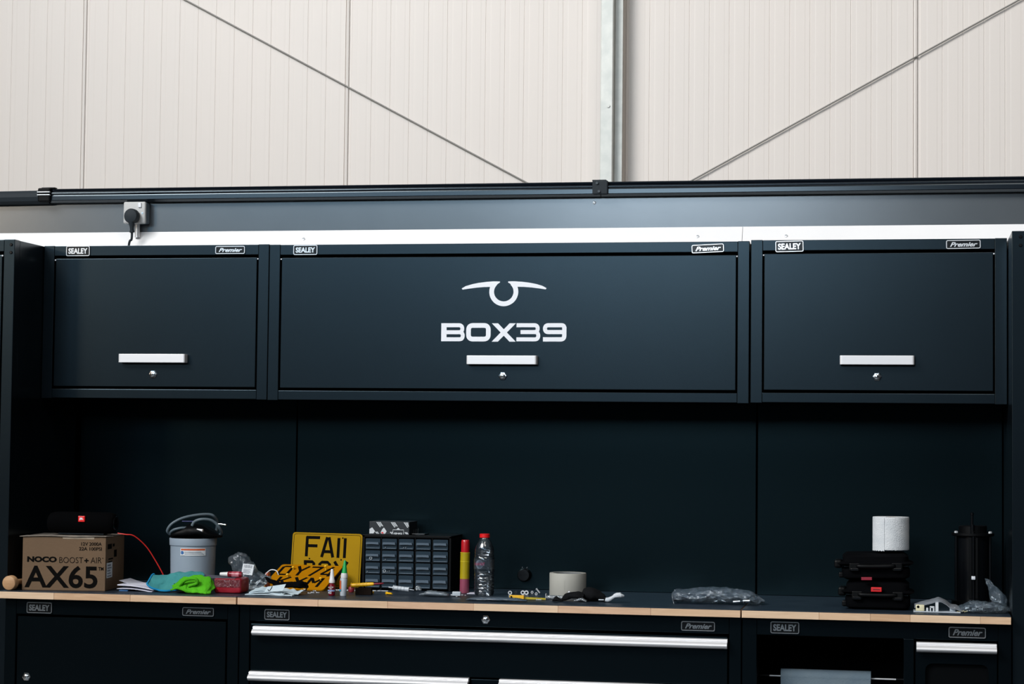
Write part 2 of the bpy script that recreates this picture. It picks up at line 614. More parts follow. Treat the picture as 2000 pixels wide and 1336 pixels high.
def rod(lab, a, b, ya, yb):
    A, B = Vector((a[0], ya, a[1])), Vector((b[0], yb, b[1]))
    d = (B - A)
    hi = A + d * ((A.z - ZC) / (A.z - B.z)) if d.z < 0 else B
    lo = A + d * ((A.z - 2.13) / (A.z - B.z))
    t = thing('bracing_rod', lab, 'rod', (lo.x, lo.y, lo.z))
    obj('rod', cyl(NB(), hi, lo, .0027, 12), M['cable'], t, True)
    obj('turnbuckle', lathe(NB(), [(0, 0), (.006, .01), (.009, .03), (.009, .12), (.006, .14), (0, .15)], lo + (hi - lo) * .001, hi - lo, 8), M['galv'], t, True)


rod('thin grey bracing rod sloping down to the post from above the wall socket', (-0.1238, 2.9514), (1.1443, 2.2676), 1.487, 1.487)
rod('thin grey bracing rod sloping down to the post from above the canister side', (2.8293, 2.8636), (1.7296, 2.2671), 1.487, 1.487)

# ------------------------------------------------------------------ black rail along the top of the partition
RP = [(0.0, 0.0), (-.015, 0.0), (-.0175, -.0015), (-.0165, -.006), (-.0135, -.0095)]
for _k in range(9):
    _a = math.radians(62 - 11.5 * _k)
    RP.append((-.0165 - .0060 * math.cos(_a), -.0148 + .0060 * math.sin(_a)))
RP += [(-.0188, -.0205), (-.0192, -.0222), (-.0199, -.0345), (-.0188, -.0362), (-.010, -.0425), (0.0, -.043)]


def railpiece(bm, x0, z0, x1, z1, y, prof, sc=1.0):
    f = [bm.verts.new((x0, y + a * sc, z0 + b * sc)) for a, b in prof]
    g = [bm.verts.new((x1, y + a * sc, z1 + b * sc)) for a, b in prof]
    bm.faces.new(f); bm.faces.new(g[::-1])
    n = len(prof)
    for i in range(n):
        j = (i + 1) % n
        bm.faces.new((f[i], f[j], g[j], g[i]))
    return bm


yr = .300
za, zb = (1.3268, 2.1121)[1], (-0.1021, 2.1135)[1]
xk = (-0.1087, 2.1097)[0]
t = thing('black_rail', 'long glossy black rail over the grey fascia, clamped before the post', 'rail', (xk, yr, za - .043))
xm0, xm1 = (1.5643, 2.0885)[0], (1.6092, 2.0880)[0]
obj('rail_section', railpiece(NB(), xk, za, (xm0 + xm1) / 2 - .001, za, yr, RP), M['rail'], t)
obj('rail_section', railpiece(NB(), (xm0 + xm1) / 2 + .001, za, 5.4, za, yr, RP), M['rail'], t)
cl = box(NB(), xm0, xm1, yr - .031, yr - .001, za - .038, za + .002, .003)
cl = obj('joint_clamp', cl, M['rubber'], t)
obj('clamp_tab', box(NB(), xm0 - .002, xm1 - .006, yr - .020, yr - .002, za + .001, za + .0055, .001), M['rubber'], cl)
for k in range(2):
    obj('clamp_bolt', lathe(NB(), [(.004, 0), (.004, .004), (0, .004)], (xm0 + .014 + k * .006, yr - .031, za - .006 - .024 * k), (0, -1, 0), 6), M['blackg'], cl)

t = thing('black_pipe', 'dull black pipe with a ribbed collar continuing the glossy rail', 'pipe', (xk - .02, yr, za - .04))
bm = railpiece(NB(), -3.0, za - .028, xk - .004, za - .0045, yr, [(0.0, 0.0), (-.018, 0.0), (-.024, -.008), (-.026, -.02), (-.022, -.032), (-.012, -.040), (0.0, -.040)])
obj('pipe_section', bm, M['rubber'], t)
xc0, xc1 = (-0.1437, 2.1019)[0], (-0.1039, 2.1014)[0]
c = obj('collar', box(NB(), xc0, xc1, yr - .031, yr - .001, za - .0405, za + .002, .004), M['black'], t)
for k in range(2):
    obj('collar_ring', box(NB(), xc0 - .001, xc1 + .0005, yr - .0335, yr - .025, za - .0125 - .0085 * k, za - .0095 - .0085 * k, .0008), M['steel'], c)
obj('collar_tab', box(NB(), xc0 + .008, xc1 + .012, yr - .02, yr - .002, za + .0005, za + .0045, .001), M['black'], c)

# ------------------------------------------------------------------ wall socket, plug, conduit
P0, P1 = (0.1327, 2.0020), (0.2030, 2.0687)
sx0, sz0, sx1, sz1 = P0[0], P0[1], P1[0], P1[1]
M['sock'] = mat('grey_metal_socket', (0.47, 0.47, 0.47, 1), 0.5, spec=.3, vary=(30, (0.43, .44, .44, 1), .6), bump=(100, .03))
t = thing('wall_socket', 'grey metalclad power socket on the grey fascia with a black plug in it', 'socket', ((sx0 + sx1) / 2, .312, sz0))
obj('back_box', box(NB(), sx0 + .001, sx1 + .0005, .283, .3118, sz0 + .001, sz1 - .001, .005), mat('slate_socket_box', (.075, .10, .125, 1), .4, vary=(30, (.085, .11, .135, 1), 1)), t)
obj('front_plate', box(NB(), sx0, sx1, .270, .2825, sz0, sz1, .0055, 4), M['sock'], t, True)
q = (0.1861, 2.0586)
obj('rocker_switch', box(NB(), q[0] - .0045, q[0] + .0045, .266, .271, q[1] - .008, q[1] + .006, .001), M['vinyl'], t)
q = (0.1947, 2.0337)
obj('screw', lathe(NB(), [(.0025, 0), (.0025, .0015), (.001, .0015), (0, .0003)], (q[0], .270, q[1]), (0, -1, 0), 12), M['chrome'], t)
c0, c1 = (0.1696, 2.0027), (0.1698, 1.9745)
tag(obj('conduit', cyl(NB(), (c0[0], .294, c0[1] + .002), (c1[0], .294, 1.962), .0078, 20), M['alu'], None, True), 'short silver conduit tube under the grey wall socket', 'conduit')
q = (0.1659, 2.0232)
t = thing('power_plug', 'black round-bodied three-pin plug pushed into the grey socket, its flex hanging down', 'plug', (q[0], .24, q[1] - .02))
bm = lathe(NB(), [(0, -.0005), (.020, -.0005), (.0225, -.006), (.0225, -.019), (.0195, -.026), (.010, -.0285), (0, -.029)], (q[0], .2695, q[1]), (0, 1, 0), 28, 1.0)
obj('plug_body', bm, M['rubber'], t, True)
bm = NB()
lathe(bm, [(0, 0), (.010, 0), (.0085, .008), (.0062, .016), (.0055, .028), (.0075, .029), (.0072, .034), (0, .034)], (q[0] + .001, .252, q[1] - .016), (.06, .02, -1), 16)
obj('cord_grip', bm, M['rubber'], t, True)
e = (0.1582, 1.9331)
obj('flex', tube(NB(), [(q[0] + .003, .2525, q[1] - .045), (q[0] + .0015, .254, q[1] - .07), (e[0], .256, e[1]), (e[0] - .01, .256, 1.80)], .0036, 10), M['rubber'], t, True)

# ------------------------------------------------------------------ fittings shared by the cabinets


def badge(parent, kind, c, wd, ht, y, tilt=0.0):
    """raised chrome badge with a black field; c = centre (x, z)."""
    bright = M['badge'] if y > -.1 else M['badge_shaded']
    ux = Vector((math.cos(tilt), 0, math.sin(tilt)))
    uz = Vector((-math.sin(tilt), 0, math.cos(tilt)))
    o = Vector((c[0], y, c[1]))
    rr = [(-wd / 2, -ht / 2), (wd / 2, -ht / 2), (wd / 2, ht / 2), (-wd / 2, ht / 2)]
    b = obj('badge', prism(NB(), fillet(rr, .004, True), o, ux, uz, .0022), M['blackg'], parent)
    bm = NB()
    k = .0011
    rr = [(-wd / 2 + k, -ht / 2 + k), (wd / 2 - k, -ht / 2 + k), (wd / 2 - k, ht / 2 - k), (-wd / 2 + k, ht / 2 - k)]
    strip(bm, fillet(rr, .004, True), .0024, o + Vector((0, -.0018, 0)), ux, uz, .0018, True)
    bmesh.ops.bevel(bm, geom=bm.edges[:], offset=.0004, segments=1, affect='EDGES')
    obj('badge_rim', bm, bright, b)
    if kind == 'S':
        text('badge_lettering', 'SEALEY', o + ux * (-wd / 2 + .007) + uz * (-ht / 2 + .0065) + Vector((0, -.0020, 0)), ux, uz, wd - .014, ht - .013, bright, b, bold=.035, depth=.0014)
    else:
        text('badge_lettering', 'Premier', o + ux * (-wd / 2 + .010) + uz * (-ht / 2 + .0055) + Vector((0, -.0020, 0)), ux, uz, wd - .018, ht - .011, bright, b, bold=.03, shear=.4, depth=.0014)
    return b


def lock(parent, c, y, r=.0125):
    o = (c[0], y, c[1])
    k = obj('lock', lathe(NB(), [(r, 0), (r, .002), (r * .86, .004), (r * .62, .0042), (r * .6, .0025), (0, .0025)], o, (0, -1, 0), 6), M['chrome'], parent)
    obj('lock_barrel', lathe(NB(), [(r * .55, 0), (r * .55, .006), (r * .45, .0068), (0, .0068)], (c[0], y - .001, c[1]), (0, -1, 0), 24), M['chrome'], k, True)
    obj('keyhole', box(NB(), c[0] - .0006, c[0] + .0006, y - .0082, y - .0075, c[1] - .003, c[1] + .003), M['black'], k)


def bent_handle(parent, x0, x1, z0, z1, y):
    """flat bar bent back to the door at both ends."""
    bm = NB()
    pr = fillet([(x0, 0.0), (x0, -.024), (x1, -.024), (x1, 0.0)], .006, False, 5)
    out = []
    th = .004
    P = [Vector((a, b, 0)) for a, b in pr]
    for i, p in enumerate(P):
        d = (P[min(i + 1, len(P) - 1)] - P[max(i - 1, 0)]).normalized()
        nn = Vector((d.y, -d.x, 0))
        out.append((p, p - nn * th))
    rows = []
    for a, b in out:
        rows.append([bm.verts.new((a.x, y + a.y, z0)), bm.verts.new((a.x, y + a.y, z1)), bm.verts.new((b.x, y + b.y, z1)), bm.verts.new((b.x, y + b.y, z0))])
    for r, s in zip(rows, rows[1:]):
        for i in range(4):
            j = (i + 1) % 4
            bm.faces.new((r[i], r[j], s[j], s[i]))
    bm.faces.new(rows[0]); bm.faces.new(rows[-1][::-1])
    h = obj('handle', bm, M['alub'], parent)
    mod = h.modifiers.new('soft', 'BEVEL')
    mod.width = .0012
    mod.segments = 2
    return h


def wall_cabinet(lab, x0, x1, z0, z1, handle, lk, badges, marks=None):
    t = thing('wall_cabinet', lab, 'cabinet', ((x0 + x1) / 2, .15, z0), 'black steel cabinets hung over the bench')
    obj('carcass', box(NB(), x0 + .001, x1 - .001, .030, .260, z0 + .004, z1 - .002), M['paintd'], t)
    sw, tr, br = .0315, .0295, .0275
    obj('side_stile', box(NB(), x0, x0 + sw, 0, .030, z0, z1, .0012), M['paint'], t)
    obj('side_stile', box(NB(), x1 - sw, x1, 0, .030, z0, z1, .0012), M['paint'], t)
    obj('top_rail', box(NB(), x0 + sw, x1 - sw, .0006, .030, z1 - tr, z1 - .0008, .0012), M['paint'], t)
    obj('bottom_rail', box(NB(), x0 + sw, x1 - sw, .0006, .030, z0 + .0015, z0 + br, .0012), M['paint'], t)
    dx0, dx1, dz0, dz1 = x0 + sw + .0042, x1 - sw - .0042, z0 + br + .0075, z1 - tr - .008
    d = obj('door', box(NB(), dx0, dx1, .0015, .022, dz0, dz1, .0015), M['paint'], t)
    for xx in (dx0 - .0018, dx1 + .0018):
        obj('pivot_pin', lathe(NB(), [(.0022, 0), (.0022, .003), (.0012, .004), (0, .004)], (xx, .006, dz1 - .004), (0, -1, 0), 10), M['vinyl'], t)
    bent_handle(d, handle[0][0], handle[1][0], handle[0][1], handle[1][1], .0015)
    lock(d, lk, .0015)
    for b in badges:
        badge(t, *b)
    return t, d


wall_cabinet('short black wall cabinet hanging over the cardboard box and the grey bucket', 0.0, .6793, 1.4682, 1.9099,
             ((0.2413, 1.5714), (0.4415, 1.5961)), (0.3388, 1.5389),
             [('S', (0.1047, 1.8941), .072, .0295, 0, .0), ('P', (0.5643, 1.8939), .088, .0225, 0)])
t, d = wall_cabinet('widest black wall cabinet with a white winged ring emblem and lettering on its door', .6807, 2.0382, 1.4672, 1.9085,
                    ((1.2598, 1.5698), (1.4576, 1.5944)), (1.3589, 1.5384),
                    [('S', (0.7869, 1.8924), .0705, .028, 0), ('P', (1.9251, 1.8887), .088, .023, 0, .045)])
wall_cabinet('short black wall cabinet hanging over the black tool cases and the white paper roll', 2.0425, 2.7195, 1.4690, 1.9112,
             ((2.2820, 1.5726), (2.4784, 1.5971)), (2.3803, 1.5409),
             [('S', (2.1461, 1.8927), .0755, .030, 0, .02), ('P', (2.6061, 1.8949), .090, .0235, 0, .01)])

# white lettering and emblem on the middle door (flat vinyl), drawn in units of the emblem sheet
A0, A1 = (1.1827, 1.6841), (1.5362, 1.6331)
sx, sz = (A1[0] - A0[0]) / 1164.0, (A0[1] - A1[1]) / 172.0
O = Vector((A0[0] - 295 * sx, .0014, A0[1] + 630 * sz))
UX, UZ = Vector((sx, 0, 0)), Vector((0, 0, -sz))


LAY = [0]


def strip2(bm, path, wdt, O, sx, sz, dep, closed):
    P = [Vector((a * sx, b * sz, 0)) for a, b in path]
    N = len(P)
    w2 = wdt * (sx + sz) / 4
    rows = []
    for i in range(N):
        if closed:
            a, b = P[(i - 1) % N], P[(i + 1) % N]
        else:
            a, b = P[max(i - 1, 0)], P[min(i + 1, N - 1)]
        t = (b - a).normalized()
        m = Vector((-t.y, t.x, 0)) * w2
        rows.append([bm.verts.new((O.x + q.x, O.y - dep, O.z + q.y)) for q in (P[i] + m, P[i] - m)])
    for i in (range(N) if closed else range(N - 1)):
        r, s = rows[i], rows[(i + 1) % N]
        bm.faces.new((r[0], r[1], s[1], s[0]))


def dstrip(bm, pts, wdt, rad, closed=False):
    LAY[0] = (LAY[0] + 1) % 4
    P = fillet(pts, rad, closed) if rad else pts
    strip2(bm, [(a, -b) for a, b in P], wdt, O, sx, sz, .0004 + .00004 * LAY[0], closed)


def dpoly(bm, pts):
    LAY[0] = (LAY[0] + 1) % 4
    P = [(a, -b) for a, b in pts][::-1]
    f = [bm.verts.new((O.x + a * sx, O.y - (.0004 + .00004 * LAY[0]), O.z + b * sz)) for a, b in P]
    bm.faces.new(f)


def glyph(draw):
    bm = NB()
    draw(bm)
    return obj('letter', bm, M['vinyl'], d)


def gB(bm):
    dpoly(bm, [(295, 627), (345, 627), (345, 797), (295, 797)])
    dstrip(bm, [(330, 646), (492, 646), (492, 712), (330, 712)], 37, 34)
    dstrip(bm, [(330, 712), (497, 712), (497, 778), (330, 778)], 37, 34)


def gO(bm): dstrip(bm, [(551, 648), (736, 648), (736, 776), (551, 776)], 44, 42, True)


def gX(bm):
    dpoly(bm, [(768, 628), (826, 628), (992, 800), (934, 800)])
    dpoly(bm, [(934, 628), (992, 628), (826, 800), (768, 800)])


def g3(bm):
    dstrip(bm, [(998, 646), (1194, 646), (1194, 710), (1036, 710)], 37, 34)
    dstrip(bm, [(1036, 710), (1200, 710), (1200, 778), (998, 778)], 37, 34)


def g9(bm):
    dstrip(bm, [(1440, 700), (1440, 646), (1262, 646), (1262, 710), (1440, 710)], 38, 34)
    dstrip(bm, [(1440, 664), (1440, 778), (1244, 778)], 40, 34)
    dpoly(bm, [(1420, 660), (1460, 660), (1460, 712), (1420, 712)])


for g in (gB, gO, gX, g3, g9):
    glyph(g)


def emblem(bm):
    ring = []
    for k in range(41):
        a = math.radians(-46 + 272 * k / 40.0)
        ring.append((876 + 113 * math.cos(a), 332 + 113 * math.sin(a)))
    dstrip(bm, ring, 45, 0)
    wing = [(482, 300), (520, 278), (580, 260), (640, 248), (710, 239), (780, 234), (838, 235), (840, 245), (822, 256), (800, 275), (760, 300), (752, 286), (690, 287), (620, 293), (550, 302), (490, 311)]
    dpoly(bm, wing)
    dpoly(bm, [(1755 - a, b) for a, b in wing][::-1])


bm = NB()
emblem(bm)
obj('emblem', bm, M['vinyl'], d)

# ------------------------------------------------------------------ tall cupboards at both ends


def tall_cupboard(lab, x0, x1, side):
    t = thing('tall_cupboard', lab, 'cupboard', ((x0 + x1) / 2, .05, 0))
    zt = 1.9095
    obj('carcass', box(NB(), x0, x1, -.165, .262, .05, zt - .001, .001), M['paint'], t)
    obj('plinth', box(NB(), x0 + .01, x1 - .01, -.14, .25, .001, .05), M['paintd'], t)
    for a, b in ((x0, x0 + .032), (x1 - .032, x1)):
        s = obj('side_stile', box(NB(), a, b, -.2, -.165, .05, zt, .0012), M['paint'], t)
        for k in (0, 1):
            obj('screw', lathe(NB(), [(.0045, 0), (.0045, .002), (.003, .0035), (.001, .0035), (0, .002)], ((a + .0215 if b < x1 - .01 else a + .0215), -.2, zt - .015 - .022 * k), (0, -1, 0), 8), M['blackg'], s)
    obj('top_rail', box(NB(), x0 + .032, x1 - .032, -.1994, -.165, zt - .034, zt - .0008, .0012), M['paint'], t)
    d = obj('door', box(NB(), x0 + .038, x1 - .038, -.197, -.166, .09, zt - .044, .0015), M['paint'], t)
    obj('pivot_pin', lathe(NB(), [(.0022, 0), (.0022, .003), (0, .004)], ((x0 + .0355 if side > 0 else x1 - .0355), -.199, zt - .046), (0, -1, 0), 10), M['vinyl'], t)
    bent_handle(d, *((x0 + .06, x0 + .085) if side > 0 else (x0 + .09, x0 + .115)), 1.0, 1.2, -.197)
    return t


tall_cupboard('tall black cupboard standing beside the wooden mallet and cardboard box, mostly cut off', -.62, -.0012, -1)
tall_cupboard('tall black cupboard standing beside the black canister, mostly cut off', 2.7222, 3.34, 1)

# ------------------------------------------------------------------ panels under the wall cabinets
for x0, x1, lab in ((0.0, .678, 'black steel back panel behind the cardboard box and grey bucket'),
                    (.682, 2.0375, 'widest black steel back panel behind the drawer organiser and water bottle'),
                    (2.0425, 2.72, 'dark slate steel back panel behind the black tool cases and canister')):
    t = thing('back_panel', lab, 'panel', ((x0 + x1) / 2, .31, .93), 'steel back panels over the bench')
    obj('sheet', box(NB(), x0, x1, .300, .306, .9305, 1.62, .0008), M['panel'], t)
    obj('rear_flange', box(NB(), x0 + .004, x1 - .004, .306, .330, .9305, 1.60), M['paintd'], t)

# ------------------------------------------------------------------ worktops: rubberwood staves under a dark mat
JW = [-.009, .6788, 2.0388, 2.7195]
cuts = [[(0.1532, 0.9111)[0], (0.3746, 0.9165)[0], (0.6045, 0.9194)[0]],
        [(0.9067, 0.9159)[0], (1.0991, 0.9180)[0], (1.3334, 0.9198)[0], (1.5600, 0.9189)[0], (1.8045, 0.9224)[0]],
        [(2.2386, 0.9165)[0], (2.3680, 0.9173)[0], (2.4681, 0.9187)[0], (2.6422, 0.9207)[0]]]
tone = [[3, 1, 0, 1], [2, 0, 2, 3, 2, 0], [3, 0, 1, 3, 0]]
wl = ['wood-edged worktop with a dark mat, under the cardboard box and grey bucket', 'longest wood-edged worktop with a dark mat, under the number plates and water bottle', 'wood-edged worktop with a dark mat, under the black tool cases and canister']
for i in range(3):
    x0, x1 = JW[i] + (.0018 if i else 0), JW[i + 1] - .0018
    t = thing('worktop', wl[i], 'worktop', ((x0 + x1) / 2, .03, .909), 'wood-edged worktops over the base units')
    X = [x0] + cuts[i] + [x1]
    for k in range(len(X) - 1):
        e = -.237 + .0004 * ((k * 7 + i * 3) % 3)
        obj('stave', box(NB(), X[k] + .00015, X[k + 1] - .00015, e, -.195, .9092, .9277, .0006, 1), WOODS[tone[i][k]], t)
    obj('core', box(NB(), x0 + .001, x1 - .001, -.194, .296, .9092, .9277), WOODS[1], t)
    obj('dark_mat', box(NB(), x0, x1, -.2362, .297, .9278, .93, .0005), M['top'], t)

# ------------------------------------------------------------------ base units


def lobe_handle(parent, x0, x1, z, y):
    """long extruded pull: a thin top lip and a rounded grip under it. z = top."""
    pr = [(0, 0), (-.013, 0), (-.0155, -.0015), (-.0165, -.0045), (-.015, -.0062), (-.0155, -.0072), (-.0205, -.0078)]
    for k in range(9):
        a = math.radians(80 - 20 * k)
        pr.append((-.0205 - .0085 * math.cos(math.radians(90 - 22.5 * k)) * (1 if 0 < k < 8 else 0), -.0078 - .0165 * k / 8))
    pr += [(-.012, -.0235), (-.010, -.012), (0, -.010)]
    bm = NB()
    f = [bm.verts.new((x0, y + a, z + b)) for a, b in pr]
    g = [bm.verts.new((x1, y + a, z + b)) for a, b in pr]
    bm.faces.new(f); bm.faces.new(g[::-1])
    for i in range(len(pr)):
        j = (i + 1) % len(pr)
        bm.faces.new((f[i], f[j], g[j], g[i]))
    return obj('handle', bm, M['alub'], parent, True)


BF = -.212


def base_frame(t, x0, x1, holes_top=.0):
    obj('carcass', box(NB(), x0 + .001, x1 - .001, BF + .045, .29, .10, .909), M['paintd'], t)
    obj('plinth', box(NB(), x0 + .02, x1 - .02, BF + .06, .27, .001, .10), M['paintd'], t)


t = thing('base_unit', 'black floor cabinet with one door and a chrome lock under the cardboard box', 'cabinet', (.34, 0, 0), 'black steel base units under the bench')
x0, x1 = 0.0005, .6775
base_frame(t, x0, x1)
obj('side_stile', box(NB(), x0, x0 + .032, BF, BF + .045, .1, .909, .0012), M['paint_shaded'], t)
obj('side_stile', box(NB(), x1 - .032, x1, BF, BF + .045, .1, .909, .0012), M['paint_shaded'], t)
obj('top_rail', box(NB(), x0 + .032, x1 - .032, BF + .0006, BF + .045, .866, .9085, .0012), M['paint_shaded'], t)
d = obj('door', box(NB(), x0 + .037, x1 - .037, BF + .001, BF + .03, .13, .859, .0003, 1), M['paint_shaded'], t)
lock(d, (0.0668, 0.6929), BF + .001, .0125)
badge(t, 'S', (0.1016, 0.8840), .074, .030, BF)
badge(t, 'P', (0.5621, 0.8846), .090, .0235, BF)

t = thing('base_unit', 'wide black drawer chest with long silver pulls under the number plates and water bottle', 'drawer chest', (1.36, 0, 0), 'black steel base units under the bench')
x0, x1 = .6798, 2.0375
base_frame(t, x0, x1)
a, b = (0.7083, 0.8124)[0], (2.0064, 0.8490)[0]
obj('side_stile', box(NB(), x0, a, BF, BF + .045, .1, .909, .0012), M['paint_shaded'], t)
obj('side_stile', box(NB(), b, x1, BF, BF + .045, .1, .909, .0012), M['paint_shaded'], t)
zt = (1.3609, 0.8564)[1]
obj('top_rail', box(NB(), a, b, BF + .0006, BF + .045, zt + .008, .9085, .0012), M['paint_shaded'], t)
zu = zt - .132
dr = obj('drawer', box(NB(), a + .004, b - .004, BF - .001, BF + .03, zu + .007, zt, .0012), M['paint_shaded'], t)
hx0, hx1 = (0.7226, 0.8341)[0], (2.0030, 0.8510)[0]
lobe_handle(dr, hx0, hx1, (1.3636, 0.8516)[1], BF - .001)
lock(t, (1.3613, 0.8842), BF, .0125)
m0, m1 = (1.3235, 0.7284)[0], (1.3983, 0.7281)[0]
obj('divider', box(NB(), m0, m1, BF, BF + .045, .12, zu + .002, .001), M['paint_shaded'], t)
hz = (1.3650, 0.7298)[1]
for (p, q) in ((a + .004, m0 - .003), (m1 + .003, b - .004)):
    zz = zu
    for k in range(4):
        dr = obj('drawer', box(NB(), p, q, BF - .001, BF + .03, zz - .125, zz, .0012), M['paint_shaded'], t)
        lobe_handle(dr, p + .001, q - .001, (hz if k == 0 else zz - .003), BF - .001)
        zz -= .132
badge(t, 'S', (0.7858, 0.8828), .0705, .0285, BF)
badge(t, 'P', (1.9257, 0.8825), .088, .0245, BF)

t = thing('base_unit', 'black floor unit with a paper roll bay and bin door', 'cabinet', (2.38, 0, 0), 'black steel base units under the bench')
x0, x1 = 2.0403, 2.7195
r0, r1 = (2.0778, 0.8378)[0], (2.4515, 0.8485)[0]
d0, d1 = (2.4772, 0.8492)[0], (2.6873, 0.8553)[0]
zt = (2.2378, 0.8647)[1]
obj('side_stile', box(NB(), x0, r0, BF, BF + .03, .1, .909, .0012), M['paint_shaded'], t)
obj('side_stile', box(NB(), d1, x1, BF, BF + .03, .1, .909, .0012), M['paint_shaded'], t)
obj('top_rail', box(NB(), r0, d1, BF + .0006, BF + .03, zt, .9085, .0012), M['paint_shaded'], t)
obj('divider', box(NB(), r1, d0, BF + .0004, BF + .03, .1, zt, .0012), M['paint_shaded'], t)
obj('bay_side', box(NB(), r0 - .004, r0 - .001, BF + .03, .28, .1, .9), M['paintd'], t)
obj('bay_side', box(NB(), r1 + .001, r1 + .004, BF + .03, .28, .1, .9), M['paintd'], t)
obj('bay_back', box(NB(), r0, r1, .2, .205, .1, .9), M['paintd'], t)
obj('outer_side', box(NB(), x0, x0 + .002, BF + .03, .29, .1, .9085), M['paintd'], t)
obj('outer_side', box(NB(), x1 - .002, x1, BF + .03, .29, .1, .9085), M['paintd'], t)
obj('plinth', box(NB(), x0 + .02, x1 - .02, BF + .05, .27, .001, .1), M['paintd'], t)
zz = zt - .010
pts_out = [(d0 + .004, .12), (d1 - .004, .12), (d1 - .004, zz), (d0 + .004, zz)]
dw = obj('bin_door', box(NB(), d0 + .004, d1 - .004, BF + .012, BF + .02, .12, zz), M['paintd'], t)
h0, h1, hz0 = (2.5055, 0.7722)[0], (2.6633, 0.7772)[0], (2.5731, 0.8041)[1]
bm = NB()
hole = fillet([(h0, .2), (h1, .2), (h1, hz0), (h0, hz0)], .022, True, 8)
n = len(hole)
cx, cz = (d0 + d1) / 2, (zz + .12) / 2
oV, iV, oB, iB = [], [], [], []
for k, (hx, hzz) in enumerate(hole):
    sxx = (d1 - .004) if hx > (h0 + h1) / 2 else (d0 + .004)
    szz = zz if hzz > .4 else .12
    fx = abs(hx - (h0 + h1) / 2) / ((h1 - h0) / 2)
    j = k % 9
    top = hzz > .4
    # square outer ring matched to the rounded inner ring
    if j <= 4:
        q = (sxx, szz)
    else:
        q = (sxx, szz)
    oV.append(bm.verts.new((q[0], BF + .001, q[1])))
    iV.append(bm.verts.new((hx, BF + .001, hzz)))
    iB.append(bm.verts.new((hx, BF + .012, hzz)))
for k in range(n):
    j = (k + 1) % n
    bm.faces.new((oV[k], oV[j], iV[j], iV[k]))
    bm.faces.new((iV[k], iV[j], iB[j], iB[k]))
bmesh.ops.remove_doubles(bm, verts=bm.verts, dist=1e-6)
obj('door_frame', bm, M['paint_shaded'], dw)
lobe_handle(dw, (2.4835, 0.8490)[0], (2.6826, 0.8470)[0], (2.5830, 0.8580)[1], BF + .001)
badge(t, 'S', (2.1500, 0.8846), .0735, .0305, BF)
badge(t, 'P', (2.6100, 0.8847), .0925, .027, BF)

# blue-grey paper roll on its rod in the open bay
M['bluepaper'] = mat('blue_paper_roll', (0.10, 0.145, 0.185, 1), 0.85, bump=(250, .5), vary=(30, (0.12, .165, .2, 1), 1))
ya = -.10
a, b = (2.1342, 0.7458)[0], (2.3675, 0.7531)[0]
z0r, z1r = (2.1040, 0.7488), (2.4319, 0.7478)
zr = (z0r[1] + z1r[1]) / 2
t = thing('paper_roll', 'blue-grey paper roll on a thin rod in the bay under the worktop', 'paper roll', ((a + b) / 2, ya, zr - .2))
obj('roll', lathe(NB(), [(.010, 0), (.0195, 0), (.0195, b - a), (.010, b - a), (.010, 0)], (a, ya, zr), (1, 0, 0), 48), M['bluepaper'], t, True)
obj('loose_end', sheet(NB(), lambda u, v: Vector((a + .0005 + u * (b - a - .001), ya - .0202 - .002 * math.sin(v * 3), zr - .002 - v * .2)), 2, 10, .0006), M['bluepaper'], t, True)
obj('rod', cyl(NB(), (z0r[0], ya, zr), (z1r[0], ya, zr), .0022, 10), M['alub'], t, True)
obj('rod_hook', cyl(NB(), (r0 - .001, ya, zr), (z0r[0], ya, zr), .0035, 10), M['black'], t)
obj('rod_hook', cyl(NB(), (z1r[0], ya, zr), (r1 + .001, ya, zr), .0035, 10), M['black'], t)

# ------------------------------------------------------------------ things on the bench, left to right
Z = .93
M['mwood'] = wood('turned_beech', (0.36, 0.20, 0.10, 1), (0.48, 0.29, 0.15, 1), 6)
q = (0.0150, 0.9515)
t = thing('mallet', 'small round-faced wooden mallet lying at the near corner beside the cardboard box', 'mallet', (q[0], -.17, Z))
bm = lathe(NB(), [(0, 0), (.015, 0), (.0185, .0015), (.0202, .005), (.0207, .02), (.0207, .021), (.018, .0265), (0, .027)], (q[0], -.228, Z + .0207), (0, 1, 0), 40)
obj('head', bm, M['mwood'], t, True)
bm = lathe(NB(), [(0, .02), (.0085, .022), (.0080, .05), (.0075, .12), (.0085, .235), (.007, .24), (0, .24)], (q[0] + .002, -.228, Z + .0205), (.0, 1, 0), 28)
obj('shaft', bm, M['mwood'], t, True)

# cardboard box: front from x .036 to .269, its side running back
A, B2, C2 = (0.0395, -0.1937), (0.2726, -0.1644), (0.2665, 0.0248)
ang = math.atan2(B2[1] - A[1], B2[0] - A[0])
wB = math.hypot(B2[0] - A[0], B2[1] - A[1])
hB = (0.0361, 1.0793)[1] - Z
dB = .205
t = thing('cardboard_box', 'brown cardboard box with big black product lettering beside the wooden mallet', 'box', (A[0], A[1], Z), rot=(0, 0, ang), local=True)
obj('carton', box(NB(), 0, wB, 0, dB, .0003, hB, .0012), M['card'], t)
M['cardd'] = mat('worn_cardboard_edge', (0.13, 0.115, 0.10, 1), 0.85, vary=(40, (0.25, 0.21, .17, 1), 1), bump=(100, .4))
bm = NB()
sheet(bm, lambda u, v: Vector((-.008 + u * (wB + .010), -.004 + v * .07, hB + .0008 + .0025 * abs(math.sin(u * 5)) * (1 - v))), 14, 2, .0015)
obj('top_flap', bm, M['cardd'], t)
bm = NB()
sheet(bm, lambda u, v: Vector((u * (wB + .001), .075 + v * (dB - .078), hB + .0008)), 2, 2, .0012)
obj('top_flap', bm, M['cardd'], t)
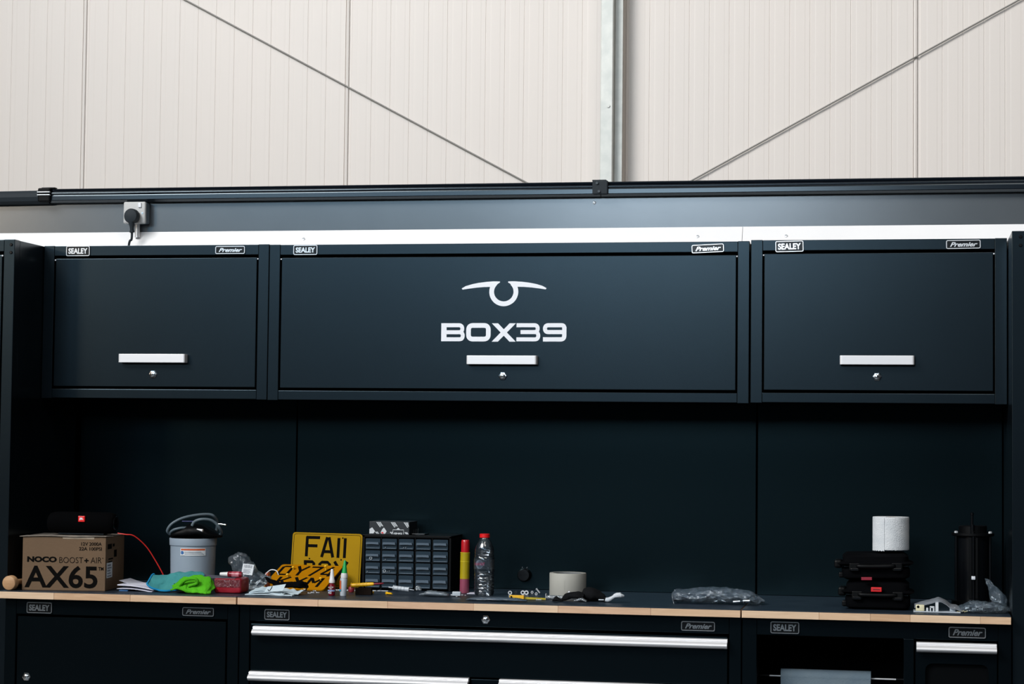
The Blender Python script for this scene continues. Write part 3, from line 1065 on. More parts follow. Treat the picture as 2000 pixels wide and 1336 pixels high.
obj('tape', box(NB(), wB * .48, wB * .86, -.0008, .0002, hB - .006, hB + .0012), mat('clear_brown_tape', (0.34, .27, .2, 1), .3, vary=(60, (.3, .22, .15, 1), 1)), t)
F = lambda u, v: (wB * u, -.0003, hB * v)
text('print_model', 'AX65', F(.032, .050), X3, Z3, wB * .875, hB * .415, M['ink'], t, bold=.02)
text('print_mark', 'TM', F(.915, .385), X3, Z3, wB * .062, hB * .062, M['ink'], t, bold=.02)
text('print_brand', 'NOCO', F(.058, .525), X3, Z3, wB * .355, hB * .105, M['ink'], t, bold=.05)
text('print_name', 'BOOST', F(.445, .515), X3, Z3, wB * .285, hB * .108, M['ink'], t, bold=-.012)
text('print_plus', '+', F(.745, .525), X3, Z3, wB * .052, hB * .078, M['ink'], t, bold=.03)
text('print_name', 'AIR', F(.822, .518), X3, Z3, wB * .130, hB * .108, M['ink'], t, bold=-.012)
text('print_name', "'", F(.962, .60), X3, Z3, wB * .008, hB * .02, M['ink'], t)
text('print_rating', '12V 2000A', F(.705, .842), X3, Z3, wB * .245, hB * .062, M['ink'], t, bold=.012)
text('print_rating', '22A 100PSI', F(.680, .752), X3, Z3, wB * .272, hB * .062, M['ink'], t, bold=.012)
sd = obj('side_label', box(NB(), wB + .0001, wB + .0009, .012, .072, .035 * 1, .077, .0002), M['label'], t)
for k in range(5):
    zz = .038 + k * .0075
    obj('label_line', box(NB(), wB + .0009, wB + .0011, .018, .062 - .006 * (k % 3), zz, zz + .004), M['greyprint'], sd)
for k, (ya, za, w2, h2) in enumerate(((.02, .115, .045, .014), (.075, .12, .02, .008), (.03, .085, .05, .004), (.03, .077, .04, .004), (.09, .09, .03, .02))):
    obj('side_print', box(NB(), wB + .0001, wB + .0004, ya, ya + w2, za, za + h2), M['ink'], t)

# portable speaker on the box: only its red emblem stands out
q = (0.1801, 1.1272)
t = thing('speaker', 'black barrel-shaped portable speaker with a red badge lying on the cardboard box', 'speaker', (q[0], -.085, Z + hB + .004))
r = q[1] - (Z + hB + .0045) + .004
M['mesh'] = mat('speaker_mesh', (0.0008, 0.0009, 0.0012, 1), .85, spec=.04, bump=(1500, .8))
x0, x1 = (0.0723, 1.1251)[0], (0.2686, 1.1285)[0]
zc = Z + hB + .0045 + .031
obj('barrel', lathe(NB(), [(0, 0), (.022, 0), (.027, .004), (.030, .014), (.031, .03), (.031, x1 - x0 - .03), (.030, x1 - x0 - .014), (.027, x1 - x0 - .004), (.022, x1 - x0), (0, x1 - x0)], (x0, -.085, zc), (1, 0, 0), 40), M['mesh'], t, True)
for xx in (x0, x1):
    s = -1 if xx == x0 else 1
    obj('end_cone', lathe(NB(), [(.0205, 0), (.019, .0015), (.006, -.004), (0, -.004)], (xx + s * .0006, -.085, zc), (s, 0, 0), 32), M['blackg'], t, True)
obj('foot', box(NB(), x0 + .03, x1 - .03, -.097, -.073, Z + hB + .0035, Z + hB + .008, .001), M['rubber'], t)
M['red'] = mat('red_badge', (0.75, 0.012, 0.012, 1), .35, vary=(60, (.6, .01, .01, 1), 1))
eb = obj('red_badge', box(NB(), q[0] - .0095, q[0] + .0095, -.1195, -.1125, q[1] - .0082, q[1] + .0082, .001), M['red'], t)
text('badge_lettering', 'JBL', (q[0] - .0062, -.1197, q[1] - .0038), X3, Z3, .0125, .0076, M['vinyl'], eb, bold=.04)

# red cable from the box down to the bench
M['redc'] = mat('red_cable', (0.62, 0.012, 0.006, 1), .5, vary=(30, (.5, .01, .005, 1), 1))
p = [(0.2775, 1.0878), (0.3004, 1.0847), (0.3224, 1.0804), (0.3504, 1.0512), (0.3729, 1.0120), (0.3909, 0.9726), (0.3969, 0.9490)]
ys = (-.09, -.09, -.08, -.06, -.045, -.03, -.02)
tag(obj('red_cable', tube(NB(), [(a[0], y, a[1]) for a, y in zip(p, ys)], .0016, 8), M['redc'], None, True), 'thin bright red cable curving down from the cardboard box to the bench', 'cable')

# sheaf of papers
PS = [((0.2880, 0.9567), (0.4040, 0.9373), -.10, .0007, .07, 0.005, 'white sheet lifting at one end on top of the paper sheaf'),
      ((0.2967, 0.9477), (0.4081, 0.9369), -.135, .0026, .09, -.003, 'thick folded white leaflet in the middle of the sheaf of papers'),
      ((0.2974, 0.9367), (0.4041, 0.9296), -.14, .0011, .085, -.0035, 'creased white sheet at the bottom of the sheaf beside the cardboard box')]
for a, b, yy, th, dp, bow, lab in PS:
    bm = NB()
    sheet(bm, lambda u, v: Vector((a[0] + (b[0] - a[0]) * u + v * .006, yy + v * dp - .01 * u * (1 - v), max(Z + th + .0004, a[1] + (b[1] - a[1]) * u - bow * math.sin(PI * u) + .002 * v))), 16, 6, th)
    tag(obj('paper_sheet', bm, M['paper'], None), lab, 'paper', 'sheaf of papers beside the cardboard box')
a, b = (0.3070, 0.9295), (0.3326, 0.9301)
tag(obj('blue_card', box(NB(), a[0], b[0], -.148, -.09, Z + .0004, Z + .0034, .0004), mat('blue_card', (.01, .09, .25, 1), .5, vary=(40, (.01, .07, .2, 1), 1))), 'small blue card under the sheaf of papers beside the cardboard box', 'card')

# microfibre cloths
M['teal'] = mat('teal_microfibre', (0.04, 0.20, 0.21, 1), .95, spec=.1, bump=(500, .9), vary=(18, (.055, .24, .24, 1), 1))
M['tealhem'] = mat('blue_hem', (0.012, 0.21, 0.42, 1), .9, spec=.1, bump=(900, .8))
M['green'] = mat('green_microfibre', (0.06, 0.33, 0.008, 1), .95, spec=.1, bump=(500, .9), vary=(18, (.08, .40, .015, 1), 1))


def cloth(bm, line, depth, y0, folds, seed, lay=0.004, thick=.0035, nu=56, nv=22):
    """draped cloth: line = [(x, z_top_back, z_front)] crest; the cloth falls from its crest to the bench in front."""
    L = smoothpath([(x, zt, zf) for x, zt, zf in line], 10)
    n = len(L) - 1
    def f(u, v):
        i = min(int(u * n), n - 1)
        c = L[i].lerp(L[i + 1], u * n - i)
        e = math.sin(min(v * 1.25, 1) * PI / 2) ** 1.2
        z = c.z + (c.y - c.z) * e
        if v > .85:
            z -= (v - .85) / .15 * (c.y - Z) * .7
        q = Vector((c.x * folds, v * 2.2, seed))
        w = noise.noise(q) * 2 + noise.noise(q * 2.3) * .9
        x = c.x + .008 * noise.noise(Vector((u * 6, v * 5, seed + 9)))
        y = y0 + v * depth + w * .008 - .012 * (1 - v) * math.sin(u * PI)
        return Vector((x, y, max(Z + thick + .001, z + w * lay * (.25 + v))))
    sheet(bm, f, nu, nv, thick)
    return f


# teal cloth
pts = [((0.3852, 0.9725)[0], (0.3680, 0.9719)[1], (0.3947, 0.9512)[1]),
       ((0.4167, 0.9789)[0], (0.3983, 0.9726)[1], (0.4234, 0.9362)[1]),
       ((0.4377, 0.9822)[0], (0.4165, 0.9773)[1], Z + .004),
       ((0.4676, 0.9900)[0], (0.4485, 0.9869)[1], Z + .006),
       ((0.5021, 0.9907)[0], (0.4738, 0.9854)[1], Z + .012),
       ((0.5366, 0.9844)[0], (0.5088, 0.9804)[1], Z + .02)]
bm = NB()
f = cloth(bm, pts, .065, -.137, 26, 3.0)
t = tag(obj('cleaning_cloth', bm, M['teal'], None, 'all'), 'crumpled teal microfibre cloth with a bright blue hem beside the papers', 'cloth', 'microfibre cloths')
obj('hem', tube(NB(), [f(0, 1 - k / 6) + Vector((-.001, -.001, 0)) for k in range(6)] + [f(k / 14, 0) + Vector((0, -.002, .0005)) for k in range(0, 15)], .0026, 8, 4), M['tealhem'], t, True)
# green cloth
bm = NB()
pts = [((0.4693, 0.9542)[0], (0.4621, 0.9556)[1], Z + .012),
       ((0.4913, 0.9759)[0], (0.4800, 0.9717)[1], Z + .016),
       ((0.5179, 0.9835)[0], (0.5023, 0.9786)[1], Z + .006),
       ((0.5506, 0.9786)[0], (0.5367, 0.9759)[1], Z + .004),
       ((0.5716, 0.9678)[0], (0.5548, 0.9663)[1], Z + .004),
       ((0.5838, 0.9484)[0], (0.5701, 0.9454)[1], Z + .004)]
f = cloth(bm, pts, .05, -.178, 30, 11.0, .0045, .004)
t = tag(obj('cleaning_cloth', bm, M['green'], None, 'all'), 'crumpled lime green microfibre cloth beside the red soap-like block', 'cloth', 'microfibre cloths')
a, b, c, e = (0.4892, 0.9476), (0.5135, 0.9679), (0.5414, 0.9714), (0.5450, 0.9629)
obj('rolled_fold', tube(NB(), [(a[0], -.176, a[1]), (b[0], -.182, b[1]), (c[0], -.182, c[1]), (e[0], -.178, e[1] - .003), ((0.5209, 0.9510)[0], -.180, (0.5209, 0.9510)[1])], .0045, 10, 6), M['green'], t, True)
a, b, c = (0.5048, 0.9436), (0.5153, 0.9341), (0.5360, 0.9346)
obj('folded_corner', tube(NB(), [(b[0] - .006, -.175, Z + .02), (b[0], -.181, Z + .009), (c[0], -.180, Z + .0055)], lambda s: .0075 - .003 * s, 10, 6), M['green'], t, True)

# grey bucket with its label, hose coil and black sprayer head on top
c = (0.4688, 1.0319)
rt = ((0.5351, 1.0694)[0] - (0.4025, 1.0668)[0]) / 2
ztop = (0.4893, 1.0748)[1]
M['bucket'] = mat('grey_bucket', (0.23, 0.28, 0.34, 1), .45, spec=.4, bump=(40, .05), vary=(10, (.25, .30, .355, 1), 1))
cx = ((0.5351, 1.0694)[0] + (0.4025, 1.0668)[0]) / 2
t = thing('bucket', 'round pale grey plastic bucket with a warning label behind the teal cloth', 'bucket', (cx, 0, Z))
H = ztop - Z
obj('pail', lathe(NB(), [(0, .001), (rt * .90, .001), (rt * .91, .004), (rt * .955, H - .022), (rt * 1.0, H - .020), (rt * 1.01, H - .002), (rt, H), (rt * .97, H), (rt * .93, .006), (0, .005)], (cx, 0, Z), (0, 0, 1), 64), M['bucket'], t, True)
obj('inner_pail', lathe(NB(), [(rt * .94, H - .01), (rt * .95, H + .0015), (rt * .90, H + .0015)], (cx, 0, Z), (0, 0, 1), 48), M['black'], t, True)


def wrap_label(bm, cx, cy, r, a0, a1, z0, z1, th=.0006, n=14):
    g = []
    for k in range(n + 1):
        a = a0 + (a1 - a0) * k / n
        g.append([bm.verts.new((cx + rr * math.sin(a), cy - rr * math.cos(a), z)) for rr, z in ((r, z0), (r + th, z0), (r + th, z1), (r, z1))])
    for p, q in zip(g, g[1:]):
        for i in range(4):
            j = (i + 1) % 4
            bm.faces.new((p[i], p[j], q[j], q[i]))
    bm.faces.new(g[0]); bm.faces.new(g[-1][::-1])
    return bm


zl0, zl1 = (0.4857, 1.0274)[1], (0.4853, 1.0482)[1]
rl = rt * .966
a0, a1 = math.asin(((0.4538, 1.0375)[0] - cx) / rl), math.asin(((0.5194, 1.0388)[0] - cx) / rl)
lb = obj('warning_label', wrap_label(NB(), cx, 0, rl, a0, a1, zl0, zl1), M['label'], t, True)
M['orange'] = mat('orange_print', (0.5, .09, .02, 1), .5, vary=(60, (.42, .07, .02, 1), 1))
M['blueink'] = mat('blue_print', (0.02, .08, .25, 1), .5, vary=(60, (.02, .1, .3, 1), 1))
obj('orange_band', wrap_label(NB(), cx, 0, rl + .0006, a0 + .03, a1 - .03, zl1 - .0062, zl1 - .0015, .0002), M['orange'], lb, True)
obj('blue_symbol', lathe(NB(), [(.0048, 0), (.0048, .0006), (.003, .0007), (.0024, .0003), (0, .0003)], (cx + rl * math.sin(a0 + .09), -(rl + .0004) * math.cos(a0 + .09), (zl0 + zl1) / 2 - .002), (math.sin(a0), -math.cos(a0), 0), 20), M['blueink'], lb)
for k in range(3):
    obj('print_line', wrap_label(NB(), cx, 0, rl + .0006, a0 + .20, a1 - .08 - .06 * k, zl0 + .0035 + .003 * k, zl0 + .0048 + .003 * k, .0002), M['greyprint'], lb)

M['hose'] = mat('grey_hose', (0.075, 0.105, 0.125, 1), .55, bump=(60, .1), vary=(20, (.09, .12, .14, 1), 1))
t = thing('air_hose', 'coiled grey hose with a black trigger gun and silver tip resting on the bucket', 'hose', (cx, 0, Z + H + .002))


def PY(l): return [(a[0], y, a[1]) for a, y in l]


obj('coil', tube(NB(), PY([((0.4049, 1.0851), -.02), ((0.4022, 1.0956), -.03), ((0.4156, 1.1147), -.03), ((0.4436, 1.1307), -.02), ((0.4790, 1.1393), 0), ((0.5071, 1.1406), .02), ((0.5190, 1.1347), .03), ((0.5217, 1.1180), .05), ((0.5127, 1.0882), .06), ((0.4850, 1.0758), .03)]), .0042, 10), M['hose'], t, True)
obj('coil', tube(NB(), PY([((0.4820, 1.1108), -.05), ((0.4894, 1.1225), -.05), ((0.5074, 1.1292), -.05), ((0.5281, 1.1285), -.04), ((0.5429, 1.1198), -.03), ((0.5534, 1.1038), -.02), ((0.5514, 1.0885), .0), ((0.5296, 1.0771), .02)]), .0042, 10), M['hose'], t, True)
obj('coil', tube(NB(), PY([((0.4650, 1.1044), -.04), ((0.4474, 1.1037), -.05), ((0.4278, 1.0983), -.05), ((0.4152, 1.0891), -.04), ((0.4157, 1.0781), -.02), ((0.4421, 1.0749), .0)]), .0036, 10), M['hose'], t, True)
p, q = (0.4734, 1.1114), (0.4370, 1.0800)
bm = NB()
blob(bm, [((0.4053, 1.0785)[0], 0, (0.4053, 1.0785)[1], .004, .03), ((0.4266, 1.0833)[0], 0, (0.4266, 1.0847)[1], .010, .05), ((0.4600, 1.0955)[0], 0, (0.4600, 1.0940)[1], .020, .055), ((0.4951, 1.0961)[0], 0, (0.4951, 1.0947)[1], .019, .055), ((0.5272, 1.0880)[0], 0, (0.5272, 1.0866)[1], .010, .045), ((0.5485, 1.0812)[0], 0, (0.5485, 1.0812)[1], .004, .02)], 28, .004, 30, 4, Z + H + .0022)
obj('gun_body', bm, M['black'], t, True)
a, b = (0.5000, 1.1023), (0.5182, 1.0983)
obj('nozzle', cyl(NB(), (a[0], -.060, a[1]), (b[0], -.062, b[1]), .0015, 12, .0042), M['alub'], t, True)
a, b = (0.5456, 1.1166), (0.5759, 1.1135)
d = Vector((b[0] - a[0], 0, b[1] - a[1]))
obj('air_coupler', lathe(NB(), [(0, 0), (.0025, 0), (.0025, .004), (.0012, .0045), (.0012, .008), (.0034, .0085), (.0034, .016), (.002, .0165), (.002, .021), (.003, .022), (.003, .026), (.0015, .027), (0, .029)], (a[0], -.02, a[1]), d, 14), M['chrome'], t, True)
a = (0.4398, 1.1223)
b = (0.4919, 1.1229)
obj('blue_tie', cyl(NB(), (a[0] + .006, -.03, a[1]), (b[0], -.04, b[1]), .0014, 8), mat('indigo_tie', (.03, .035, .12, 1), .6, vary=(50, (.04, .04, .14, 1), 1)), t)

# red wrapped block, card and little bottle on top
A, B2 = (0.5787, 0.9311), (0.6569, 0.9329)
zt = (0.6102, 0.9718)[1]
M['redwrap'] = mat('red_shrink_wrap', (0.20, 0.002, 0.008, 1), .35, spec=.35, bump=(45, .7), vary=(25, (.25, .006, .018, 1), 1))
t = thing('red_block', 'shiny red wrapped block beside the lime green cloth', 'packet', ((A[0] + B2[0]) / 2, -.10, Z))
bm = box(NB(), A[0], B2[0], -.135, -.062, Z + .0005, zt, .006, 3)
bmesh.ops.subdivide_edges(bm, edges=bm.edges[:], cuts=3, use_grid_fill=True)
for v in bm.verts:
    if v.co.z > Z + .003:
        v.co += noise.noise_vector(v.co * 60) * .0016
obj('wrapped_block', bm, M['redwrap'], t, True)
bm = NB()
zz = zt - .012
sheet(bm, lambda u, v: Vector((A[0] + .002 + u * (B2[0] - A[0] - .004), -.1365 - .0006 * math.sin(u * 40), zz - .012 + v * .022 + .0007 * math.sin(u * 60))), 24, 3, .0005)
obj('wrap_seam', bm, film('pink_film', (.9, .45, .5, 1), .4, .12, .15, 120, .8, (.5, .1, .15, 1)), t, True)
a, b = (0.5218, 0.9755), (0.6380, 0.9732)
M['darkcard'] = mat('dark_card', (.06, .075, .09, 1), .5, vary=(30, (.09, .08, .11, 1), 1))
bm = NB()
sheet(bm, lambda u, v: Vector((a[0] + u * (b[0] - a[0]), -.132 + v * .06, a[1] - .002 + (zt + .0022 - a[1] + .002) * u + .004 * v * (1 - u) - .001)), 10, 4, .0014)
tag(obj('dark_card', bm, M['darkcard']), 'thin dark card lying across the red block under a little red bottle', 'card')
M['redb'] = mat('dark_red_bottle', (0.15, 0.002, 0.010, 1), .3, spec=.4, vary=(40, (.18, .004, .014, 1), 1))
M['cap'] = mat('white_cap', (0.62, 0.62, 0.62, 1), .4, vary=(60, (.56, .56, .56, 1), 1))
p, q = (0.5894, 0.9864), (0.6531, 0.9843)
zb = zt + .0105
t = thing('red_bottle', 'small red threadlock bottle with a white cap lying on the red block', 'bottle', ((p[0] + q[0]) / 2, -.115, zt))
L = q[0] - p[0]
obj('cap', lathe(NB(), [(0, 0), (.0045, 0), (.0055, .008), (.0062, L * .30), (.0065, L * .37), (0, L * .37)], (p[0], -.115, zb - .0005), (1, 0, 0), 24), M['cap'], t, True)
obj('bottle_body', lathe(NB(), [(0, L * .34), (.0060, L * .345), (.0078, L * .40), (.0082, L * .48), (.0082, L * .93), (.0072, L), (0, L)], (p[0], -.115, zb - .0005), (1, 0, 0), 28), M['redb'], t, True)
obj('bottle_label', lathe(NB(), [(.0084, L * .55), (.0084, L * .88)], (p[0], -.115, zb - .0005), (1, 0, 0), 28), mat('red_label', (.28, .01, .03, 1), .35, vary=(90, (.5, .2, .24, 1), 1)), t, True)

# clear plastic bag with a white barcode label
M['bag'] = film('clear_bag', (.84, .89, .93, 1), .38, .10, .12, 70, .8, (.30, .38, .46, 1))
t = thing('plastic_bag', 'upright crumpled clear plastic bag with a white barcode label behind the red block', 'bag', (.69, -.02, Z))
bm = NB()
def bp(u, v, y, hz, hy): 
    return None
sec = [((0.5897, 1.0181), .006, .006), ((0.5989, 1.0097), .021, .016), ((0.6141, 1.0014), .036, .024), ((0.6324, 0.9889), .045, .030), ((0.6509, 0.9741), .038, .034), ((0.6692, 0.9666), .028, .034), ((0.6872, 0.9613), .019, .026), ((0.7021, 0.9659), .008, .016), ((0.7080, 0.9703), .002, .008)]
blob(bm, [(a[0], -.03, a[1], h, dd) for a, h, dd in sec], 56, .006, 26, 2, Z + .0015, 9, .010)
obj('film', bm, M['bag'], t, True)
a, b = (0.6365, 1.0047), (0.6713, 0.9742)
ux = Vector((1, 0.12, -.10)).normalized()
uz = Vector((.10, .25, 1)).normalized()
o = Vector((a[0], -.073, b[1] + .006))
lb = obj('barcode_label', prism(NB(), [(0, 0), (.031, 0), (.031, .030), (0, .030)], o, ux, uz, .0004), M['label'], t)
for k in range(9):
    obj('bar', prism(NB(), [(.004 + k * .0026, .019), (.0052 + k * .0026 + (k % 3) * .0003, .019), (.0052 + k * .0026 + (k % 3) * .0003, .0275), (.004 + k * .0026, .0275)], o + Vector((0, -.0004, 0)), ux, uz, .0003), M['greyprint'], lb)
for k in range(4):
    obj('print_line', prism(NB(), [(.004, .004 + k * .0033), (.022 + .003 * (k % 2), .004 + k * .0033), (.022 + .003 * (k % 2), .0055 + k * .0033), (.004, .0055 + k * .0033)], o + Vector((0, -.0004, 0)), ux, uz, .0003), M['greyprint'], lb)
p = [(0.6774, 0.9671), (0.6892, 0.9818), (0.7011, 0.9892), (0.7161, 0.9867), (0.7221, 0.9756)]
tag(obj('white_cable', tube(NB(), [(a[0], .0, a[1]) for a in p], .0014, 8), M['vinyl'], None, True), 'short loop of thin white cable between the clear bag and the tilted number plate', 'cable')
p = (0.6846, 0.9746)
tag(obj('orange_plug', box(NB(), p[0] - .0045, p[0] + .0045, .01, .03, Z + .0005, p[1] + .006, .001), mat('orange_plastic', (.4, .08, .03, 1), .5, vary=(60, (.36, .07, .03, 1), 1))), 'small orange plastic block behind the clear bag', 'block')

# ------------------------------------------------------------------ number plates
M['plate'] = mat('yellow_plate', (0.31, 0.175, 0.0005, 1), .6, spec=.08, vary=(20, (.33, .19, .0005, 1), 1))
M['plate2'] = mat('yellow_orange_plate', (0.36, 0.14, 0.0005, 1), .6, spec=.08, vary=(20, (.38, .155, .0005, 1), 1))


G = {'F': [[(3, 0), (3, 79)], [(0, 76), (50, 76)], [(3, 43), (42, 43)]],
     'A': [[(4, 0), (22, 79)], [(28, 79), (46, 0)], [(12, 22), (38, 22)]],
     'B': [[(7, 0), (7, 79)], [(0, 74), (36, 74), (42, 68), (42, 48), (36, 42), (7, 42)], [(36, 42), (43, 35), (43, 12), (36, 5), (0, 5)]],
     'O': [[(6, 12), (6, 67), (14, 74), (36, 74), (44, 67), (44, 12), (36, 5), (14, 5), (6, 12)]],
     'X': [[(4, 0), (46, 79)], [(4, 79), (46, 0)]],
     'Y': [[(4, 79), (25, 38)], [(46, 79), (25, 38)], [(25, 42), (25, 0)]],
     '7': [[(0, 74), (44, 74)], [(44, 77), (16, 0)]],
     '4': [[(34, 0), (34, 60)], [(50, 16), (2, 16)], [(3, 18), (30, 79)]],
     'K': [[(6, 0), (6, 79)], [(46, 79), (8, 36)], [(20, 46), (46, 0)]],
     'M': [[(5, 0), (5, 79)], [(45, 0), (45, 79)], [(6, 76), (25, 34)], [(44, 76), (25, 34)]],
     '1': [[(25, 0), (25, 79)]]}


def plate(lab, o, ux, uz, wd, ht, m, chars, border, sw):
    """chars: (character, a, b, width, height) in metres on the plate; each one drawn with flat strokes."""
    ux, uz = Vector(ux).normalized(), Vector(uz).normalized()
    n = ux.cross(uz)
    o = Vector(o)
    t = thing('number_plate', lab, 'number plate', o, 'yellow number plates')
    obj('plate', prism(NB(), fillet([(0, 0), (wd, 0), (wd, ht), (0, ht)], .010, True), o, ux, uz, .0, .003), m, t)
    if border:
        k = .0045
        obj('border_line', strip(NB(), fillet([(k, k), (wd - k, k), (wd - k, ht - k), (k, ht - k)], .008, True), .0012, o, ux, uz, .0003, True), M['ink'], t)
    for ch, a, b, w2, h2 in chars:
        bm = NB()
        for q, st in enumerate(G[ch]):
            P = [(a + p[0] * w2 / 50.0, b + p[1] * h2 / 79.0) for p in st]
            strip(bm, P, sw, o, ux, uz, .0004 + .00005 * q, P[0] == P[-1] and len(P) > 2) if P[0] != P[-1] else strip(bm, P[:-1], sw, o, ux, uz, .0004, True)
        obj('character', bm, M['ink'], t)
    return t, o, ux, uz, n


q0 = (0.6911, 0.9201)
wd = (0.8937, 1.0850)[0] - (0.6828, 1.0841)[0]
ht = (0.7886, 1.0856)[1] - Z
sc = wd / 136.5
H2 = ht * 1.005
T = lambda u: (u - 567.5) * sc
V2 = lambda v: H2 - (v - 1040.3) * sc
ch = [('F', T(595), V2(1085.5), T(621.5) - T(595), V2(1048) - V2(1085.5)), ('A', T(624.5), V2(1086), T(650.5) - T(624.5), V2(1048) - V2(1086)),
      ('1', T(658.5) - .020, V2(1086.5), .04, V2(1049) - V2(1086.5)), ('1', T(671) - .020, V2(1086.5), .04, V2(1049) - V2(1086.5)),
      ('B', T(592.5), V2(1131), T(616) - T(592.5), V2(1093) - V2(1131)), ('O', T(621), V2(1131.5), T(646) - T(621), V2(1093) - V2(1131.5)), ('X', T(650), V2(1132), T(680) - T(650), V2(1093.5) - V2(1132))]
t, o, ux, uz, n = plate('upright yellow number plate reading FA11 BOX behind the tilted plate', (q0[0], .212, Z + .001), (1, .0, -.010), (0.0, .16, 1), wd, H2, M['plate'], ch, True, .0086)
for u, v in ((603, 1089.5), (665, 1090), (666, 1049)):
    obj('fixing_hole', lathe(NB(), [(.0022, 0), (.0022, .0007), (0, .0007)], o + ux * T(u) + uz * V2(v), n, 12), M['ink'], t)

BR = (0.8433, 0.0337)
ya_ = math.radians(6.8)
ux = Vector((math.cos(ya_), -math.sin(ya_), 0))
up = Vector((math.sin(ya_) * .155, math.cos(ya_) * .155, .062)).normalized()
wd2, ht2 = .192, .160
o = Vector((BR[0], BR[1], Z + .0035)) - ux * wd2
ch = [('O', .008, .088, .038, .062), ('Y', .055, .088, .040, .062), ('7', .101, .088, .038, .062), ('4', .143, .088, .040, .062),
      ('K', .028, .018, .038, .058), ('X', .076, .018, .040, .058), ('M', .124, .018, .044, .058)]
t, o2, ux2, uz2, n2 = plate('tilted orange-yellow number plate reading OY74 KXM, with yellow screws', o, ux, up, wd2, ht2, M['plate2'], ch, False, .0088)
M['yplast'] = mat('yellow_plastic_cap', (0.75, 0.42, 0.008, 1), .4, vary=(60, (.7, .38, .008, 1), 1))
for k, (a, b, hgt) in enumerate(((0.0486, 0.1256, 0.006), (0.051, 0.077, 0.006), (0.1507, 0.1256, 0.012), (0.1604, 0.0608, 0.005))):
    p = o2 + ux2 * a + uz2 * b
    c = thing('plate_screw', ['yellow-capped plate screw by the top of the letter O on the tilted plate', 'yellow-capped plate screw at the foot of the letter O on the tilted plate', 'taller yellow-capped plate screw above the digits 74 on the tilted plate', 'yellow-capped plate screw just above the letter M on the tilted plate'][k], 'screw', p + n2 * .0005, 'yellow-capped plate screws')
    obj('cap', lathe(NB(), [(.0012, 0), (.0012, hgt - .001), (.0042, hgt - .0005), (.0046, hgt + .0015), (.003, hgt + .0035), (0, hgt + .004)], p + n2 * .0005, Vector((0, -.15, 1)), 20), M['yplast'], c, True)
    obj('shank', lathe(NB(), [(0, .0002), (.0022, .0003), (.0014, hgt - .001)], p + n2 * .0005, Vector((0, -.15, 1)), 12), M['yplast'], c, True)

# black strap lying in front of the tilted plate
bm = NB()
blob(bm, [((0.7007, 0.9679)[0], -.05, (0.7007, 0.9708)[1], .0025, .008), ((0.7173, 0.9618)[0], -.05, (0.7172, 0.9598)[1], .0055, .014), ((0.7427, 0.9539)[0], -.055, (0.7396, 0.9532)[1], .0062, .02), ((0.7679, 0.9531)[0], -.055, (0.7649, 0.9523)[1], .0072, .022), ((0.7945, 0.9551)[0], -.055, (0.7915, 0.9537)[1], .0082, .022), ((0.8123, 0.9527)[0], -.055, (0.8093, 0.9534)[1], .0088, .020), ((0.8227, 0.9473)[0], -.055, (0.8197, 0.9479)[1], .0040, .014)], 36, .0018, 60, 8, Z + .001, 6, .006, 4.5)
t = tag(obj('black_strap', bm, M['fabric'], None, True), 'folded black strap lying on the foot of the tilted number plate', 'strap')
obj('loop', tube(NB(), [(a[0], -.075, a[1]) for a in ((0.8136, 0.9650), (0.8240, 0.9568), (0.8285, 0.9484), (0.8243, 0.9398))], .0016, 8), M['fabric'], t, True)

# folded blue-white tissue with a black tick
M['tissue'] = mat('blue_white_tissue', (0.40, 0.50, 0.56, 1), .9, spec=.15, bump=(200, .5), vary=(20, (.5, .58, .62, 1), 1))
t = thing('folded_tissue', 'pale blue folded tissue with a black tick mark beside the red block', 'tissue', (.755, -.14, Z))
a, b = (0.6805, 0.9324)[0], (0.8260, 0.9401)[0]
W = b - a
for k, (u0, u1, y0, dd, zt, th) in enumerate(((0.0, .92, -.172, .07, .004, .0022), (.06, .74, -.165, .06, .009, .0022), (.05, .70, -.160, .055, .0135, .0022), (.45, 1.0, -.150, .05, .0095, .0018))):
    bm = NB()
    sheet(bm, lambda u, v: Vector((a + W * (u0 + (u1 - u0) * u), y0 + dd * v + .004 * noise.noise(Vector((u * 6, k * 3, 0))), max(Z + th + .0006 + .0005 * k, Z + zt * (.55 + .45 * math.sin(PI * min(u * 1.3, 1))) + .0035 * noise.noise(Vector((u * 7 + k, v * 3, k))) * v + .006 * v * (k > 0)))), 30, 6, th)
    obj('tissue_fold', bm, M['tissue'], t, True)
c0, c1 = (0.7341, 0.9385), (0.7879, 0.9580)
uxx = Vector((1, .02, .06)).normalized()
uzz = Vector((.02, .35, .9)).normalized()
o = Vector((c0[0], -.166, Z + .0085))
fl = obj('printed_flap', prism(NB(), [(0, 0), (.052, .002), (.058, .021), (.006, .0155)], o, uxx, uzz, .0008), M['tissue'], t)
obj('tick_mark', strip(NB(), [(.009, .0075), (.0125, .0035), (.0155, .0055), (.0185, .0105), (.020, .0165)], .0022, o + Vector((0, -.0008, 0)), uxx, uzz, .0006), M['ink'], fl)

# screws in front of the strap
SC = [(579, 1158, .35, 'first'), (594, 1154, -.5, ''), (601, 1161, .3, ''), (608, 1160, -.25, ''), (617, 1160, .2, ''), (612, 1157, 1.1, '')]
sl = ['loose silver screw at the end of the blue tissue', 'loose silver screw nearest the black strap', 'loose silver screw between tissue and red threadlock bottle, nearest the edge', 'loose silver screw in the middle of the small heap', 'loose silver screw of the heap closest to the red threadlock bottle', 'loose silver screw at the back of the small heap before the tilted plate']


